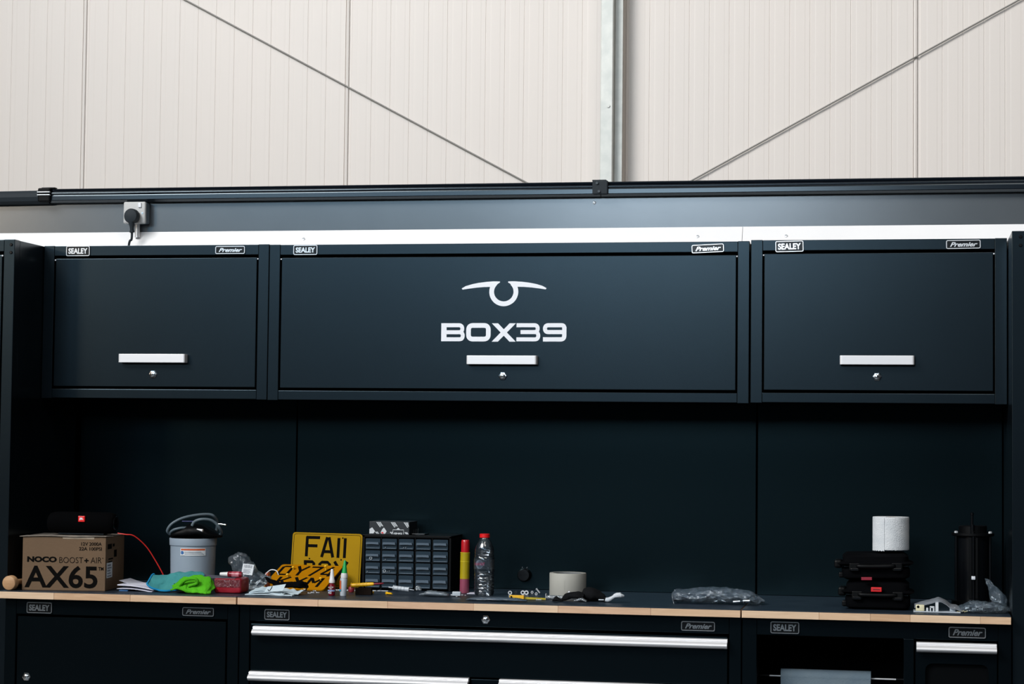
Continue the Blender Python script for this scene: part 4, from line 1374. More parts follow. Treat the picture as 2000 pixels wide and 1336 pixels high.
def screw(lab, x, y, z, ang, L=.013, r=.0013, m=None, grp=None, cat='screw', name='screw', tiltz=0.0, hr=2.2):
    d = Vector((math.cos(ang), math.sin(ang), tiltz)).normalized()
    prof = [(0, 0), (r * hr, .0002), (r * hr, .0012), (r, .0026)]
    n = 8
    for k in range(n):
        h = .003 + (L - .004) * k / n
        prof += [(r * 1.15, h), (r * .8, h + (L - .004) / n * .5)]
    prof += [(0, L)]
    b = lathe(NB(), prof, (x, y, z), d, 10)
    return tag(obj(name, b, m or M['steel'], None, True), lab, cat, grp)


for (u, v, an, _), lab in zip(SC, sl):
    p = on(u, v)
    screw(lab, p[0], p[1], Z + .0034, an, .011, .0014, grp='loose silver screws before the tilted plate')
bm = NB()
random.seed(4)
M['glint'] = mat('small_dark_bolts', (.1, .11, .12, 1), .3, metal=.8, bump=(100, .2))
p = (0.7722, 0.0510)
screw('dark bolt lying against the blue tissue beside the silver screws', p[0], p[1], Z + .005, .6, .02, .002, M['glint'])

# ------------------------------------------------------------------ threadlock bottle, glue tube
c = (0.9107, -0.1158)
t = thing('red_bottle', 'small upright red threadlock bottle with a tall white cap in front of the number plates', 'bottle', (c[0], c[1], Z))
S1 = ((0.9181, 0.9623)[0] - (0.8960, 0.9618)[0]) / 2
hh = (0.9066, 1.0027)[1] - Z
h_b = (0.9072, 0.9607)[1] - Z
h_c = (0.9072, 0.9649)[1] - Z
obj('bottle_body', lathe(NB(), [(0, .0003), (S1 * .85, .0005), (S1, .003), (S1, h_b - .003), (S1 * .9, h_b), (S1 * .62, h_b + .001), (S1 * .6, h_c), (0, h_c)], (c[0], c[1], Z), Z3, 28, .8), M['redb'], t, True)
obj('cap', lathe(NB(), [(0, h_c - .001), (S1 * .72, h_c), (S1 * .74, h_c + .007), (S1 * .60, h_c + .010), (S1 * .36, hh - .002), (S1 * .28, hh), (0, hh)], (c[0], c[1], Z), Z3, 28), M['cap'], t, True)
text('bottle_lettering', 'LOCTITE', (c[0] - S1 * .66, c[1] - S1 * 1.02, Z + h_b - .0085), X3, Z3, S1 * 1.32, .0030, M['cap'], t, bold=.02)
text('bottle_lettering', '271', (c[0] - S1 * .3, c[1] - S1 * 1.02, Z + h_b - .0125), X3, Z3, S1 * .6, .0026, M['cap'], t, bold=.03)
lbb = wrap_label(NB(), c[0], c[1], S1 * 1.01, -1.1, 1.1, Z + h_b - .0185, Z + h_b - .0140, .0003)
for v in lbb.verts: v.co.y = c[1] + (v.co.y - c[1]) * 1.0
obj('blue_label_band', lbb, mat('pale_blue_band', (.14, .19, .38, 1), .5, vary=(90, (.3, .35, .5, 1), 1)), t, True)
text('bottle_lettering', '42', (c[0] - S1 * .7, c[1] - S1 * 1.03, Z + .006), X3, Z3, S1 * .9, .006, M['label'], t, bold=.02)

c = (0.9398, -0.1157)
t = thing('glue_bottle', 'slim white glue bottle with a pointed green cap in front of the number plates', 'bottle', (c[0], c[1], Z))
S1 = ((0.9551, 0.9635)[0] - (0.9341, 0.9630)[0]) / 2
cx = c[0] + .003
hg = (0.9425, 1.0275)[1] - Z
h1, h2 = (0.9431, 0.9926)[1] - Z, (0.9433, 0.9786)[1] - Z
M['pearl'] = mat('pearl_white_bottle', (0.34, 0.38, 0.42, 1), .35, vary=(20, (.38, .42, .46, 1), 1))
M['gcap'] = mat('green_cap', (0.004, 0.28, 0.05, 1), .35, vary=(50, (.006, .33, .07, 1), 1))
obj('bottle_body', lathe(NB(), [(0, .0003), (S1 * .80, .0006), (S1 * .84, .004), (S1 * .95, h2 - .002), (S1 * .85, h2), (0, h2)], (cx, c[1], Z), (.03, 0, 1), 28), M['pearl'], t, True)
obj('collar', lathe(NB(), [(0, h2), (S1 * .88, h2 + .0005), (S1 * .92, h2 + .008), (S1 * .78, h1), (0, h1)], (cx + .0008, c[1], Z), (.03, 0, 1), 28), M['cap'], t, True)
obj('cap', lathe(NB(), [(0, h1), (S1 * .74, h1), (S1 * .66, h1 + .006), (S1 * .30, hg - .003), (S1 * .2, hg), (0, hg)], (cx + .001, c[1], Z), (.03, 0, 1), 28), M['gcap'], t, True)
obj('orange_label', wrap_label(NB(), cx, c[1], S1 * .93, -1.35, -.35, Z + .014, Z + h2 - .006, .0003), M['orange'], t, True)
obj('blue_label', wrap_label(NB(), cx, c[1], S1 * .97, -1.25, -.4, Z + .013, Z + .019, .0003), mat('cyan_print', (.02, .25, .35, 1), .5, vary=(60, (.02, .2, .3, 1), 1)), t, True)

# ------------------------------------------------------------------ yellow test probe, thin rod, anchors, syringe
t = thing('test_probe', 'yellow flanged plastic probe with a dark red tip lying before the drawer organiser', 'probe', (1.0, -.06, Z))
a, b = (0.9511, 0.9552), (1.0436, 0.9630)
A, B2 = Vector((a[0], -.06, a[1])), Vector((b[0], -.06, b[1]))
L = (B2 - A).length
obj('grip', lathe(NB(), [(0, 0), (.0078, 0), (.0078, .0012), (.0055, .0018), (.0056, .004), (.0052, L * .55), (.0050, L * .62), (.0044, L * .66), (.0036, L * .69), (0, L * .69)], A, B2 - A, 28), M['yplast'], t, True)
obj('tip', lathe(NB(), [(0, L * .67), (.0027, L * .68), (.0025, L * .94), (.0010, L * .99), (0, L)], A, B2 - A, 20), M['redb'], t, True)
for k in range(4):
    obj('grip_rib', lathe(NB(), [(.0056, L * (.15 + .1 * k)), (.0060, L * (.155 + .1 * k)), (.0060, L * (.17 + .1 * k)), (.0056, L * (.175 + .1 * k))], A, B2 - A, 24), M['yplast'], t, True)
bm = box(NB(), A.x + .012, A.x + .058, -.066, -.050, Z + .0005, A.z - .0058, .001)
tag(obj('brown_block', bm, mat('dark_brown_block', (.006, .004, .003, 1), .8, spec=.05, vary=(40, (.01, .006, .004, 1), 1))), 'dark brown block under the yellow probe', 'block')
a = (0.9338, 0.9687)
tag(obj('red_stopper', lathe(NB(), [(0, 0), (.007, .001), (.009, .006), (.008, .014), (.004, .018), (0, .019)], (a[0] - .002, .01, Z + .0005), Z3, 24), mat('dull_red_knob', (.16, .006, .012, 1), .5, vary=(40, (.2, .01, .02, 1), 1)), None, True), 'dull red stopper standing behind the green-capped glue bottle', 'stopper')

a, b = (0.8693, 0.0743), (1.0192, 0.0843)
tag(obj('steel_rod', cyl(NB(), (a[0], a[1], Z + .0016), (b[0], b[1], Z + .0016), .0011, 10), M['steel'], None, True), 'thin straight steel rod lying along the bench behind the yellow wall plugs', 'rod')


def wall_plug(lab, u, v, an, L=.019):
    p = on(u, v)
    d = Vector((math.cos(an), math.sin(an) * .6, 0)).normalized()
    return tag(obj('wall_plug', lathe(NB(), [(.0016, 0), (.0045, 0), (.0045, .0012), (.0030, .002), (.0032, .006), (.0026, .009), (.0030, .012), (.0022, L), (.001, L)], (p[0], p[1], Z + .0048), d, 14), M['yplast'], None, True), lab, 'wall plug', 'yellow wall plugs at the bench edge')


wall_plug('yellow plastic wall plug pointing towards the glue bottle', 730, 1161, PI + .2, .020)
wall_plug('yellow plastic wall plug pointing towards the water bottle', 755, 1162, -.9, .024)
p, q = (0.9924, 0.0438), (0.9935, 0.0858)
tag(obj('split_pin', tube(NB(), [(p[0], p[1], Z + .003), (p[0] + .006, p[1] + .01, Z + .006), (q[0], q[1] + .02, Z + .004)], .0009, 8), M['glint'], None, True), 'thin bent split pin beside a yellow wall plug', 'pin')

t = thing('syringe', 'short white syringe barrel with thin white ends lying before the drawer organiser', 'syringe', (1.07, -.04, Z))
a, b = (1.0649, 0.9502), (1.1100, 0.9463)
A, B2 = Vector((a[0], -.04, a[1])), Vector((b[0], -.04, b[1]))
d = (B2 - A)
L = d.length
M['wplast'] = mat('milky_plastic', (0.42, 0.46, 0.50, 1), .35, vary=(60, (.34, .38, .43, 1), 1))
obj('barrel', lathe(NB(), [(0, 0), (.0072, 0), (.0074, .002), (.0064, .003), (.0062, L - .003), (.0068, L - .002), (.0066, L), (0, L)], A, d, 24), M['wplast'], t, True)
d.normalize()
obj('plunger', cyl(NB(), A, A - d * .013, .0020, 12), M['wplast'], t, True)
obj('nozzle', cyl(NB(), A + d * L, A + d * (L + .014), .0021, 12, .0010), M['wplast'], t, True)
for k in range(3):
    obj('mark_line', lathe(NB(), [(.0064, L * (.3 + .2 * k)), (.0066, L * (.3 + .2 * k)), (.0066, L * (.3 + .2 * k) + .0008), (.0064, L * (.3 + .2 * k) + .0008)], A, d, 20), M['greyprint'], t)
for k in range(2):
    pass
a = (1.1337, 0.9498)
bm = blob(NB(), [(a[0] - .008, -.03, a[1], .003, .004), (a[0] - .003, -.03, a[1], .006, .008), (a[0] + .004, -.03, a[1] - .001, .0065, .008), (a[0] + .008, -.03, a[1] - .002, .002, .004)], 16, .003, 90, 12, Z + .001, 3)
M['foil'] = film('bright_film', (.8, .85, .9, 1), .6, .22, .1, 160, 1.0, (.5, .58, .65, 1))
tag(obj('crumpled_film', bm, M['foil'], None, True), 'tiny ball of crumpled clear film beside the white syringe', 'wrapper')
M['bag2'] = film('milky_bag', (.75, .82, .88, 1), .5, .3, .15, 90, 1.0, (.42, .5, .58, 1))
bm = blob(NB(), [((1.1439, 0.9408)[0], -.06, Z + .004, .0015, .006), ((1.1568, 0.9425)[0], -.06, Z + .007, .004, .012), ((1.1726, 0.9471)[0], -.06, Z + .0095, .008, .018), ((1.1914, 0.9433)[0], -.06, Z + .008, .0065, .020), ((1.2116, 0.9410)[0], -.06, Z + .007, .006, .018), ((1.2245, 0.9399)[0], -.06, Z + .006, .003, .012)], 20, .0025, 70, 14, Z + .001, 4)
t = tag(obj('plastic_bag', bm, M['bag2'], None, True), 'little flat milky plastic bag lying before the last drawers of the organiser', 'bag')

# small nuts and a silver bit
a = (1.2453, 0.9411)
bm = box(NB(), (1.2352, 0.9409)[0], (1.2582, 0.9415)[0], -.055, -.043, Z + .003, a[1] + .0035, .0012)
tag(obj('grey_clip', bm, M['wplast']), 'small grey plastic clip lying under the red and yellow can', 'clip')


def nut(lab, p, z, r, axis, hole=.5, m=None, grp=None, name='nut', h=None, seg=6):
    h = h or r * .7
    return tag(obj(name, lathe(NB(), [(r * hole, 0), (r, 0), (r, h), (r * hole, h), (r * hole, 0)], (p[0], p[1], z), axis, seg), m or M['steel'], None, seg > 8), lab, name, grp)


p = (1.2469, -0.0500)
nut('shiny steel washer standing before the grey clip', p, Z + .0048, .0045, (-.2, -1, .1), .45, M['steel'], None, 'washer', .0012, 20)
p = (1.2227, 0.0011)
nut('steel nut lying beside the grey clip', p, Z + .0005, .0042, (0, 0, 1))
p = (1.2497, 0.0103)
nut('lone tiny steel nut between the red and yellow can and the long clear sleeve', p, Z + .0005, .003, (0, 0, 1))
p = (1.2598, 0.0038)
nut('tiniest steel nut, just left of the water bottle foot', p, Z + .0005, .0022, (0, 0, 1))

# ------------------------------------------------------------------ drawer organiser
t = thing('drawer_organiser', 'black small-parts organiser with four rows of clear blue-grey drawers behind the syringe', 'organiser', (1.05, .19, Z))
yo = .135
x0, x1 = (0.9292, 1.0053)[0], (1.1893, 1.0108)[0]
z1 = (1.0598, 1.0851)[1]
z0 = Z + .0008
obj('case', box(NB(), x0 + .003, x1 - .003, yo + .012, .285, z0, z1, .003), M['black'], t)
colx = [(713.5, 743.5), (746, 776), (779, 810), (812, 843.5), (845.5, 876)]
rowv = [(1052.5, 1074), (1076, 1098), (1100, 1122.5), (1124, 1150)]
U = lambda u: x0 + (u - 707.5) * (x1 - x0) / 173.5
def V(v): return z1 - (v - 1047) * (z1 - z0) / 107.0
obj('outer_frame', box(NB(), x0, U(712.5), yo - .002, .285, z0, z1 + .001, .001), M['black'], t)
obj('outer_frame', box(NB(), U(877), x1, yo - .002, .285, z0, z1 + .001, .001), M['black'], t)
obj('outer_frame', box(NB(), x0, x1, yo - .002, .285, V(1050.5), z1 + .002, .001), M['black'], t)
for k in range(4):
    xx = U((colx[k][1] + colx[k + 1][0]) / 2)
    obj('upright', box(NB(), xx - .0014, xx + .0014, yo, yo + .014, z0 + .001, V(1051), .0004), M['black'], t)
for r in range(3):
    zz = V((rowv[r][1] + rowv[r + 1][0]) / 2)
    obj('shelf', box(NB(), U(712.5), U(877), yo + .001, yo + .014, zz - .0012, zz + .0012, .0004), M['black'], t)
M['drawer'] = mat('smoky_blue_drawer', (0.008, 0.020, 0.033, 1), .35, spec=.35, vary=(40, (.010, .024, .038, 1), 1))
M['tabm'] = mat('drawer_finger_tab', (0.06, 0.09, 0.125, 1), .4, vary=(40, (.07, .10, .135, 1), 1))
# one drawer, then copies
dxw = U(742.8) - U(714.2)
dz = V(1053) - V(1073.6)
P0 = Vector((U(714.2), yo, V(1073.6)))
bm = NB()
prism(bm, fillet([(0, 0), (dxw, 0), (dxw, dz), (0, dz)], .0022, True, 3), P0, X3, Z3, .003, .01)
bmesh.ops.translate(bm, verts=bm.verts, vec=-P0)
obj0 = obj('drawer', bm, M['drawer'], None, base=(0, 0, 0))
tb = NB()
prism(tb, [(.0022, dz * .44), (dxw * .5, dz * .47), (dxw - .0032, dz * .44), (dxw - .0042, dz * .66), (.003, dz * .66)], (0, -.003, 0), X3, Z3, .0065)
tab0 = obj('finger_tab', tb, M['tabm'], None, base=(0, 0, 0))
lp0 = obj('lower_lip', box(NB(), .002, dxw - .002, -.0042, -.003, dz * .05, dz * .11, .0004), M['tabm'], None, base=(0, 0, 0))
M['bits'] = mat('loose_steel_bits', (.5, .54, .58, 1), .35, metal=.6, vary=(100, (.3, .33, .36, 1), 1))
first = True
nut_me = None
bits = {(0, 1): 1, (0, 2): 2, (1, 0): 3, (1, 1): 1, (2, 0): 1, (2, 1): 4}
for r in range(4):
    for c in range(5):
        if first:
            dd, tt, ll = obj0, tab0, lp0
            first = False
        else:
            dd, tt, ll = obj0.copy(), tab0.copy(), lp0.copy()
            for q in (dd, tt, ll): S.collection.objects.link(q)
        dd.parent = t
        dd.location = Vector((U(colx[c][0] + .7), yo - .0005 * ((r * 3 + c) % 3), V(rowv[r][1] - .4))) - t.location
        dd.scale = (1, 1, (V(rowv[r][0] + .5) - V(rowv[r][1] - .4)) / dz)
        tt.parent = dd
        ll.parent = dd
        nb = bits.get((r, c), 0)
        for k in range(min(nb, 3)):
            if nb >= 3 and k == 0:
                b = lathe(NB(), [(.0022, 0), (.0048, 0), (.0048, .0012), (.0022, .0012), (.0022, 0)], (.016 if nb == 3 else .008, -.0045, .008), (0, -1, 0), 18)
            else:
                b = lathe(NB(), [(0, 0), (.0014, 0), (.0012, .003), (0, .003)], (.006 + .006 * k + .004 * c, -.0045, .005 + .001 * k), (.3, -1, .2), 6)
            me = bpy.data.meshes.new('loose_bit')
            b.to_mesh(me)
            b.free()
            me.materials.append(M['bits'])
            o = bpy.data.objects.new('loose_bit', me)
            S.collection.objects.link(o)
            o.parent = dd

# black box with white print standing on the organiser
yb2 = .15
A, B2 = (0.9445, 1.0838), (1.0622, 1.0860)
zt2 = (1.0029, 1.1243)[1]
wd2, ht2 = B2[0] - A[0], zt2 - (z1 + .002)
t = thing('printed_box', 'small black box with diagonal white printed marks on top of the drawer organiser', 'box', (A[0], yb2, z1 + .0025))
obj('carton', box(NB(), A[0], B2[0], yb2, .25, z1 + .0025, zt2, .0008), mat('navy_black_carton', (.005, .008, .012, 1), .5, vary=(40, (.007, .01, .015, 1), 1)), t)
o = Vector((A[0], yb2 - .0002, z1 + .0025))
mm = M['label']
E2 = lambda s: s * wd2 / 80.0
for (a, b) in ((14, 14), (43, 14), (69, 14)):
    for k in range(3):
        x = a + 3.2 * k
        L = 10 if k == 0 else 8
        pts = [(x, b + 10), (x + 2, b + 10), (x + 2 + L * .72, b + 10 - L), (x + L * .72, b + 10 - L)]
        pts = [(min(E2(p), wd2 - .0005), E2(q)) for p, q in pts][::-1]
        if pts[0][0] - pts[-1][0] < 1e-5 and a > 60: continue
        obj('print_mark', prism(NB(), pts, o, X3, Z3, .0003), mm, t)
for a, s in ((.5, 0), (24, 1)):
    pts = [(a, 1.5), (a + 8, 1.5), (a + 11, 6), (a + 5.5, 13.5), (a + (2 if s else 0), 10), (a + (-1 if s else 0), 4)]
    m1 = obj('print_emblem', prism(NB(), [(E2(p), E2(q)) for p, q in pts], o, X3, Z3, .0003), mm, t)
obj('print_red', prism(NB(), [(E2(25), E2(2.0)), (E2(29), E2(2.0)), (E2(28), E2(4.6)), (E2(24.5), E2(4.6))], o + Vector((0, -.0003, 0)), X3, Z3, .0003), M['red'], t)
obj('print_frame', strip(NB(), [(E2(47.5), E2(.8)), (E2(47.5), E2(9.5)), (E2(69), E2(9.5)), (E2(69), E2(.8))], E2(1.0), o, X3, Z3, .0003), mm, t)
obj('print_peak', prism(NB(), [(E2(54), E2(9.8)), (E2(62.5), E2(9.8)), (E2(58), E2(13.5))], o, X3, Z3, .0003), mm, t)
text('print_lettering', 'ENG', o + Vector((E2(50.5), 0, E2(.6))), X3, Z3, E2(15.5), E2(3.4), mm, t, bold=.04)
for a in (12, 41.5, 71):
    for k in range(2):
        pts = [(a + 3 * k, 4.5), (a + 1.6 + 3 * k, 5.5), (a + 5 + 3 * k, 1.2), (a + 3.4 + 3 * k, 1.0)]
        obj('print_mark', prism(NB(), [(E2(p), E2(q)) for p, q in pts][::-1], o, X3, Z3, .0003), mm, t)
a, b = (1.0658, 1.0856), (1.1049, 1.0864)
t = thing('black_tray', 'small black tray with thin upright pins beside the printed box on the organiser', 'tray', (a[0], .19, z1 + .002))
obj('tray', box(NB(), a[0], b[0], .165, .22, z1 + .0022, z1 + .006, .001), M['blackg'], t)
for k in range(3):
    xx = a[0] + .003 + .006 * k
    obj('pin', cyl(NB(), (xx, .18, z1 + .006), (xx + .0006, .18, z1 + .016 + .002 * k), .0008, 6), M['glint'], t)
obj('tray_lip', box(NB(), a[0] + .012, b[0] - .001, .163, .166, z1 + .0035, z1 + .005), M['glint'], t)

# ------------------------------------------------------------------ red and yellow can
q = (1.2375, 1.0138)
rc = ((1.2519, 0.9854)[0] - (1.2253, 0.9848)[0]) / 2
ztp, zc1, zc2 = (1.2375, 1.0792)[1], (1.2379, 1.0447)[1], (1.2373, 0.9700)[1]
t = thing('aerosol_can', 'slim can with a red top, yellow body and pink foot behind the water bottle', 'can', (q[0], .10, Z))
h = lambda z: z - Z
base = (q[0] - .0015, .10, Z)
ax = (.012, 0, 1)
M['canred'] = mat('can_red', (.42, .006, .012, 1), .3, spec=.5, vary=(30, (.38, .006, .012, 1), 1), coat=.3)
M['canyel'] = mat('can_yellow', (.36, .27, .004, 1), .35, vary=(30, (.32, .25, .004, 1), 1), coat=.2)
M['canpink'] = mat('can_pink', (.24, .05, .09, 1), .4, vary=(30, (.22, .045, .08, 1), 1))
obj('foot_band', lathe(NB(), [(0, .0004), (rc * .97, .0004), (rc, .002), (rc, h(zc2)), (0, h(zc2))], base, ax, 32), M['canpink'], t, True)
obj('body', lathe(NB(), [(0, h(zc2) + .0002), (rc * 1.01, h(zc2) + .0002), (rc * 1.01, h(zc1)), (0, h(zc1))], base, ax, 32), M['canyel'], t, True)
obj('red_top', lathe(NB(), [(0, h(zc1) + .0002), (rc * .90, h(zc1) + .0002), (rc * .89, h(ztp) - .006), (rc * .82, h(ztp) - .001), (rc * .76, h(ztp)), (0, h(ztp))], base, ax, 32), M['canred'], t, True)
for zz in (h(zc1) - .0015, h(zc1) - .026):
    obj('body_ring', lathe(NB(), [(rc * 1.01, zz - .001), (rc * 1.04, zz - .0006), (rc * 1.04, zz + .0006), (rc * 1.01, zz + .001)], base, ax, 32), mat('can_ring', (.5, .4, .02, 1), .35, vary=(30, (.46, .36, .02, 1), 1)), t, True)
a, b = (1.2061, 0.2344), (1.2328, 0.2437)
tag(obj('white_card', box(NB(), q[0] + rc + .001, q[0] + rc + .034, .06, .11, Z + .0005, Z + .0022, .0003), M['paper']), 'thin white card lying on the bench between the can and the water bottle', 'card')

# ------------------------------------------------------------------ water bottle
q = (1.3071, 1.0050)
rb = ((1.3355, 0.9915)[0] - (1.2789, 0.9902)[0]) / 2
base = (q[0], .03, Z)
zt = (1.3045, 1.1006)[1] - Z
t = thing('water_bottle', 'clear ribbed plastic water bottle with a red screw cap standing before the back panel', 'bottle', base)
M['pet'] = film('clear_bottle_plastic', (.80, .86, .92, 1), .45, .035, .07, 30, .9, (.3, .4, .5, 1))
H = zt
k = H / .174
pr = [(0, .001), (rb * .55, .0015), (rb * .86, .001), (rb * .95, .006)]
z = .012 * k
while z < .064 * k:
    pr += [(rb * .99, z), (rb * .93, z + .003 * k), (rb * .99, z + .006 * k)]
    z += .0095 * k
pr += [(rb, .073 * k), (rb, .105 * k)]
z = .108 * k
while z < .128 * k:
    pr += [(rb * .97, z), (rb * .91, z + .0025 * k), (rb * .95, z + .005 * k)]
    z += .0075 * k
pr += [(rb * .86, .138 * k), (rb * .66, .150 * k), (rb * .48, .158 * k), (rb * .42, .161 * k), (rb * .42, .166 * k)]
obj('bottle_body', lathe(NB(), pr, base, Z3, 48), M['pet'], t, True)
obj('screw_cap', lathe(NB(), [(rb * .45, H - .0105), (rb * .5, H - .0105), (rb * .5, H - .001), (rb * .46, H), (0, H)], base, Z3, 36), mat('red_screw_cap', (.62, .006, .008, 1), .4, vary=(60, (.58, .006, .008, 1), 1)), t, True)
obj('neck_ring', lathe(NB(), [(rb * .42, H - .016), (rb * .56, H - .0155), (rb * .56, H - .0145), (rb * .42, H - .014)], base, Z3, 36), M['pet'], t, True)
wl = obj('wrap_label', wrap_label(NB(), base[0], base[1], rb * 1.01, -1.5, 1.5, Z + .075 * k, Z + .103 * k, .0003, 24), film('clear_label', (.9, .93, .96, 1), .4, .05, .2, 40, .3, (.4, .5, .6, 1)), t, True)
bm = NB()
xo = base[0] - rb * .30
elp = []
for i in range(24):
    a = 2 * PI * i / 24
    elp.append((.0115 * math.cos(a), .0125 * math.sin(a)))
g = []
cv = None
for (a, b) in elp:
    ang = -.33 + a / rb
    g.append(bm.verts.new((base[0] + (rb * 1.02) * math.sin(ang), base[1] - (rb * 1.02) * math.cos(ang), Z + .089 * k + b)))
bm.faces.new(g)
bmesh.ops.solidify(bm, geom=bm.faces[:], thickness=.0002)
obj('label_oval', bm, mat('pale_label_oval', (.26, .30, .35, 1), .5, vary=(60, (.2, .24, .3, 1), 1)), t)
text('bottle_lettering', 'HAYAT', (base[0] - rb * .72, base[1] - rb * 1.06, Z + .086 * k), (1, -.10, 0), Z3, rb * .98, .0078, mat('magenta_print', (.30, .01, .07, 1), .5, vary=(60, (.26, .01, .06, 1), 1)), t, bold=.0)

# round dark lump (an empty socket) behind the bottle
q = (1.3719, 0.9721)
t = thing('wall_plug_socket', 'round black cable outlet low on the back panel beside the water bottle', 'outlet', (q[0], .29, q[1] - .02))
obj('outlet_body', lathe(NB(), [(0, .0), (.020, 0), (.020, .012), (.016, .02), (0, .021)], (q[0], .2995, q[1]), (0, -1, 0), 28), M['blackg'], t, True)
for s in (-1, 1):
    obj('screw', lathe(NB(), [(.0016, 0), (.0016, .001), (0, .0014)], (q[0] + s * .007, .2995, q[1] + .021), (0, -1, 0), 8), M['glint'], t)

# long clear sleeve at the bench edge
bm = blob(NB(), [((1.2975, 0.9309)[0], -.16, Z + .002, .0012, .004), ((1.3102, 0.9312)[0], -.16, Z + .004, .003, .012), ((1.3312, 0.9317)[0], -.16, Z + .005, .0045, .02), ((1.3952, 0.9336)[0], -.165, Z + .006, .0048, .022), ((1.4369, 0.9347)[0], -.165, Z + .005, .0040, .02), ((1.4634, 0.9353)[0], -.165, Z + .003, .0015, .010)], 24, .0012, 40, 31, Z + .0008, 6)
M['sleeve'] = film('dull_sleeve', (.62, .70, .78, 1), .4, .35, .25, 70, .8, (.14, .20, .27, 1))
tag(obj('plastic_sleeve', bm, M['sleeve'], None, True), 'long flat clear plastic sleeve at the bench edge under the yellow craft knife', 'sleeve')

# yellow knife, washers and bolts
t = thing('craft_knife', 'yellow plastic craft knife lying across the washers before the tape roll', 'knife', (1.43, -.09, Z))
a, b = (1.4043, 0.9374), (1.4444, 0.9370)
obj('handle', box(NB(), a[0], b[0], -.106, -.094, a[1] - .0050, a[1] + .0052, .0012), M['yplast'], t)
c1 = (1.5031, 0.9363)
bm = NB()
prism(bm, [(0, .0015), (0, .0075), (c1[0] - b[0], .0055), (c1[0] - b[0], .0015)], (b[0] - .0005, -.094, b[1] - .0065), X3, Z3, .004, .004)
obj('slider', bm, mat('olive_yellow', (.42, .33, .01, 1), .45, vary=(60, (.36, .28, .01, 1), 1)), t)
obj('black_print', prism(NB(), [(.001, -.003), (.006, -.003), (.008, 0), (.005, .0005), (.0065, .003), (.0012, .003)], (a[0] + .002, -.1061, a[1]), X3, Z3, .0002), M['ink'], t)
obj('end_cap', box(NB(), a[0] - .0012, a[0] + .0006, -.107, -.093, Z + .0012, a[1] + .0056, .0004), mat('clear_edge', (.35, .38, .4, 1), .3, vary=(60, (.3, .33, .35, 1), 1)), t)
for (u, v, r, lab) in ((996, 1162, .0058, 'steel washer behind the near end of the yellow knife'), (1021, 1162, .0062, 'steel washer in the middle behind the yellow knife'), (1028, 1162, .0062, 'steel washer leaning on its twin behind the yellow knife')):
    p = on(u, v)
    nut(lab, (p[0], p[1]), Z + r * .98, r, (.25, -1, .25), .48, M['steel'], 'steel washers behind the yellow knife', 'washer', .0013, 22)
for (u, v, lab) in ((1007, 1160, 'dull steel nut behind the yellow knife between the washers'), (1039, 1160, 'bright hex nut on edge behind the blade of the yellow knife'), (1047, 1163, 'bright nut lying beside the slanted bolt behind the yellow knife')):
    p = on(u, v)
    nut(lab, (p[0], p[1]), Z + .0042, .0042, (.3, -1, .2), .5, M['steel'] if u > 1010 else M['glint'], None, 'nut')
p = (1.4399, 0.1160)
screw('slanted steel bolt standing out behind the yellow knife', p[0] - .001, p[1], Z + .016, -.2, .018, .0024, None, None, 'bolt', 'bolt', -1.1, 1.4)
p = (1.4588, -0.0935)
nut('shiny little nut in front of the yellow knife blade', p, Z + .0045, .0042, (.6, -1, .3), .4, M['chrome'])
for (u, v, an, lab) in ((1047, 1173.5, .2, 'small steel screw in front of the yellow knife blade'), (1058, 1171.5, 2.6, 'small steel screw by the tip of the yellow knife')):
    p = on(u, v)
    screw(lab, p[0], p[1], Z + .003, an, .016, .0013)
a = (1.5023, 0.9391)
t = thing('syringe', 'clear syringe with an upright flange lying between the yellow knife and the tape roll', 'syringe', (a[0], -.09, Z))
obj('flange', box(NB(), a[0] - .0008, a[0] + .0008, -.097, -.083, Z + .001, Z + .0185, .0004), M['wplast'], t)
b = (1.5605, 0.9350)
obj('barrel', cyl(NB(), (a[0] + .002, -.09, Z + .0085), (b[0], -.09, Z + .0078), .0058, 20), M['foil'], t, True)
obj('plunger', cyl(NB(), (a[0] + .006, -.09, Z + .0085), (b[0] - .02, -.09, Z + .008), .0040, 16), M['wplast'], t, True)

# ------------------------------------------------------------------ roll of masking tape
q = (1.5373, 0.9659)
rr = ((1.5889, 0.9671)[0] - (1.4870, 0.9648)[0]) / 2
zt = (1.5451, 0.9959)[1]
t = thing('tape_roll', 'wide cream masking tape roll standing on its side behind the black gloves', 'tape roll', (q[0], .06, Z))
M['tape'] = mat('cream_tape', (.36, .355, .32, 1), .5, spec=.3, vary=(15, (.33, .325, .295, 1), 1), bump=(60, .05))
obj('tape', lathe(NB(), [(rr * .80, .0005), (rr * .985, .0005), (rr, .002), (rr, zt - Z - .002), (rr * .985, zt - Z), (rr * .80, zt - Z), (rr * .80, .0005)], (q[0], .06, Z), Z3, 72), M['tape'], t, True)
obj('core', lathe(NB(), [(rr * .76, .001), (rr * .795, .001), (rr * .795, zt - Z - .001), (rr * .76, zt - Z - .001), (rr * .76, .001)], (q[0], .06, Z), Z3, 60), mat('grey_core', (.10, .11, .12, 1), .8, vary=(30, (.14, .15, .16, 1), 1)), t, True)
obj('tape_end', box(NB(), q[0] - .0012, q[0] - .0006, .06 - rr - .0005, .06 - rr + .0008, Z + .02, zt - .018), M['tape'], t)

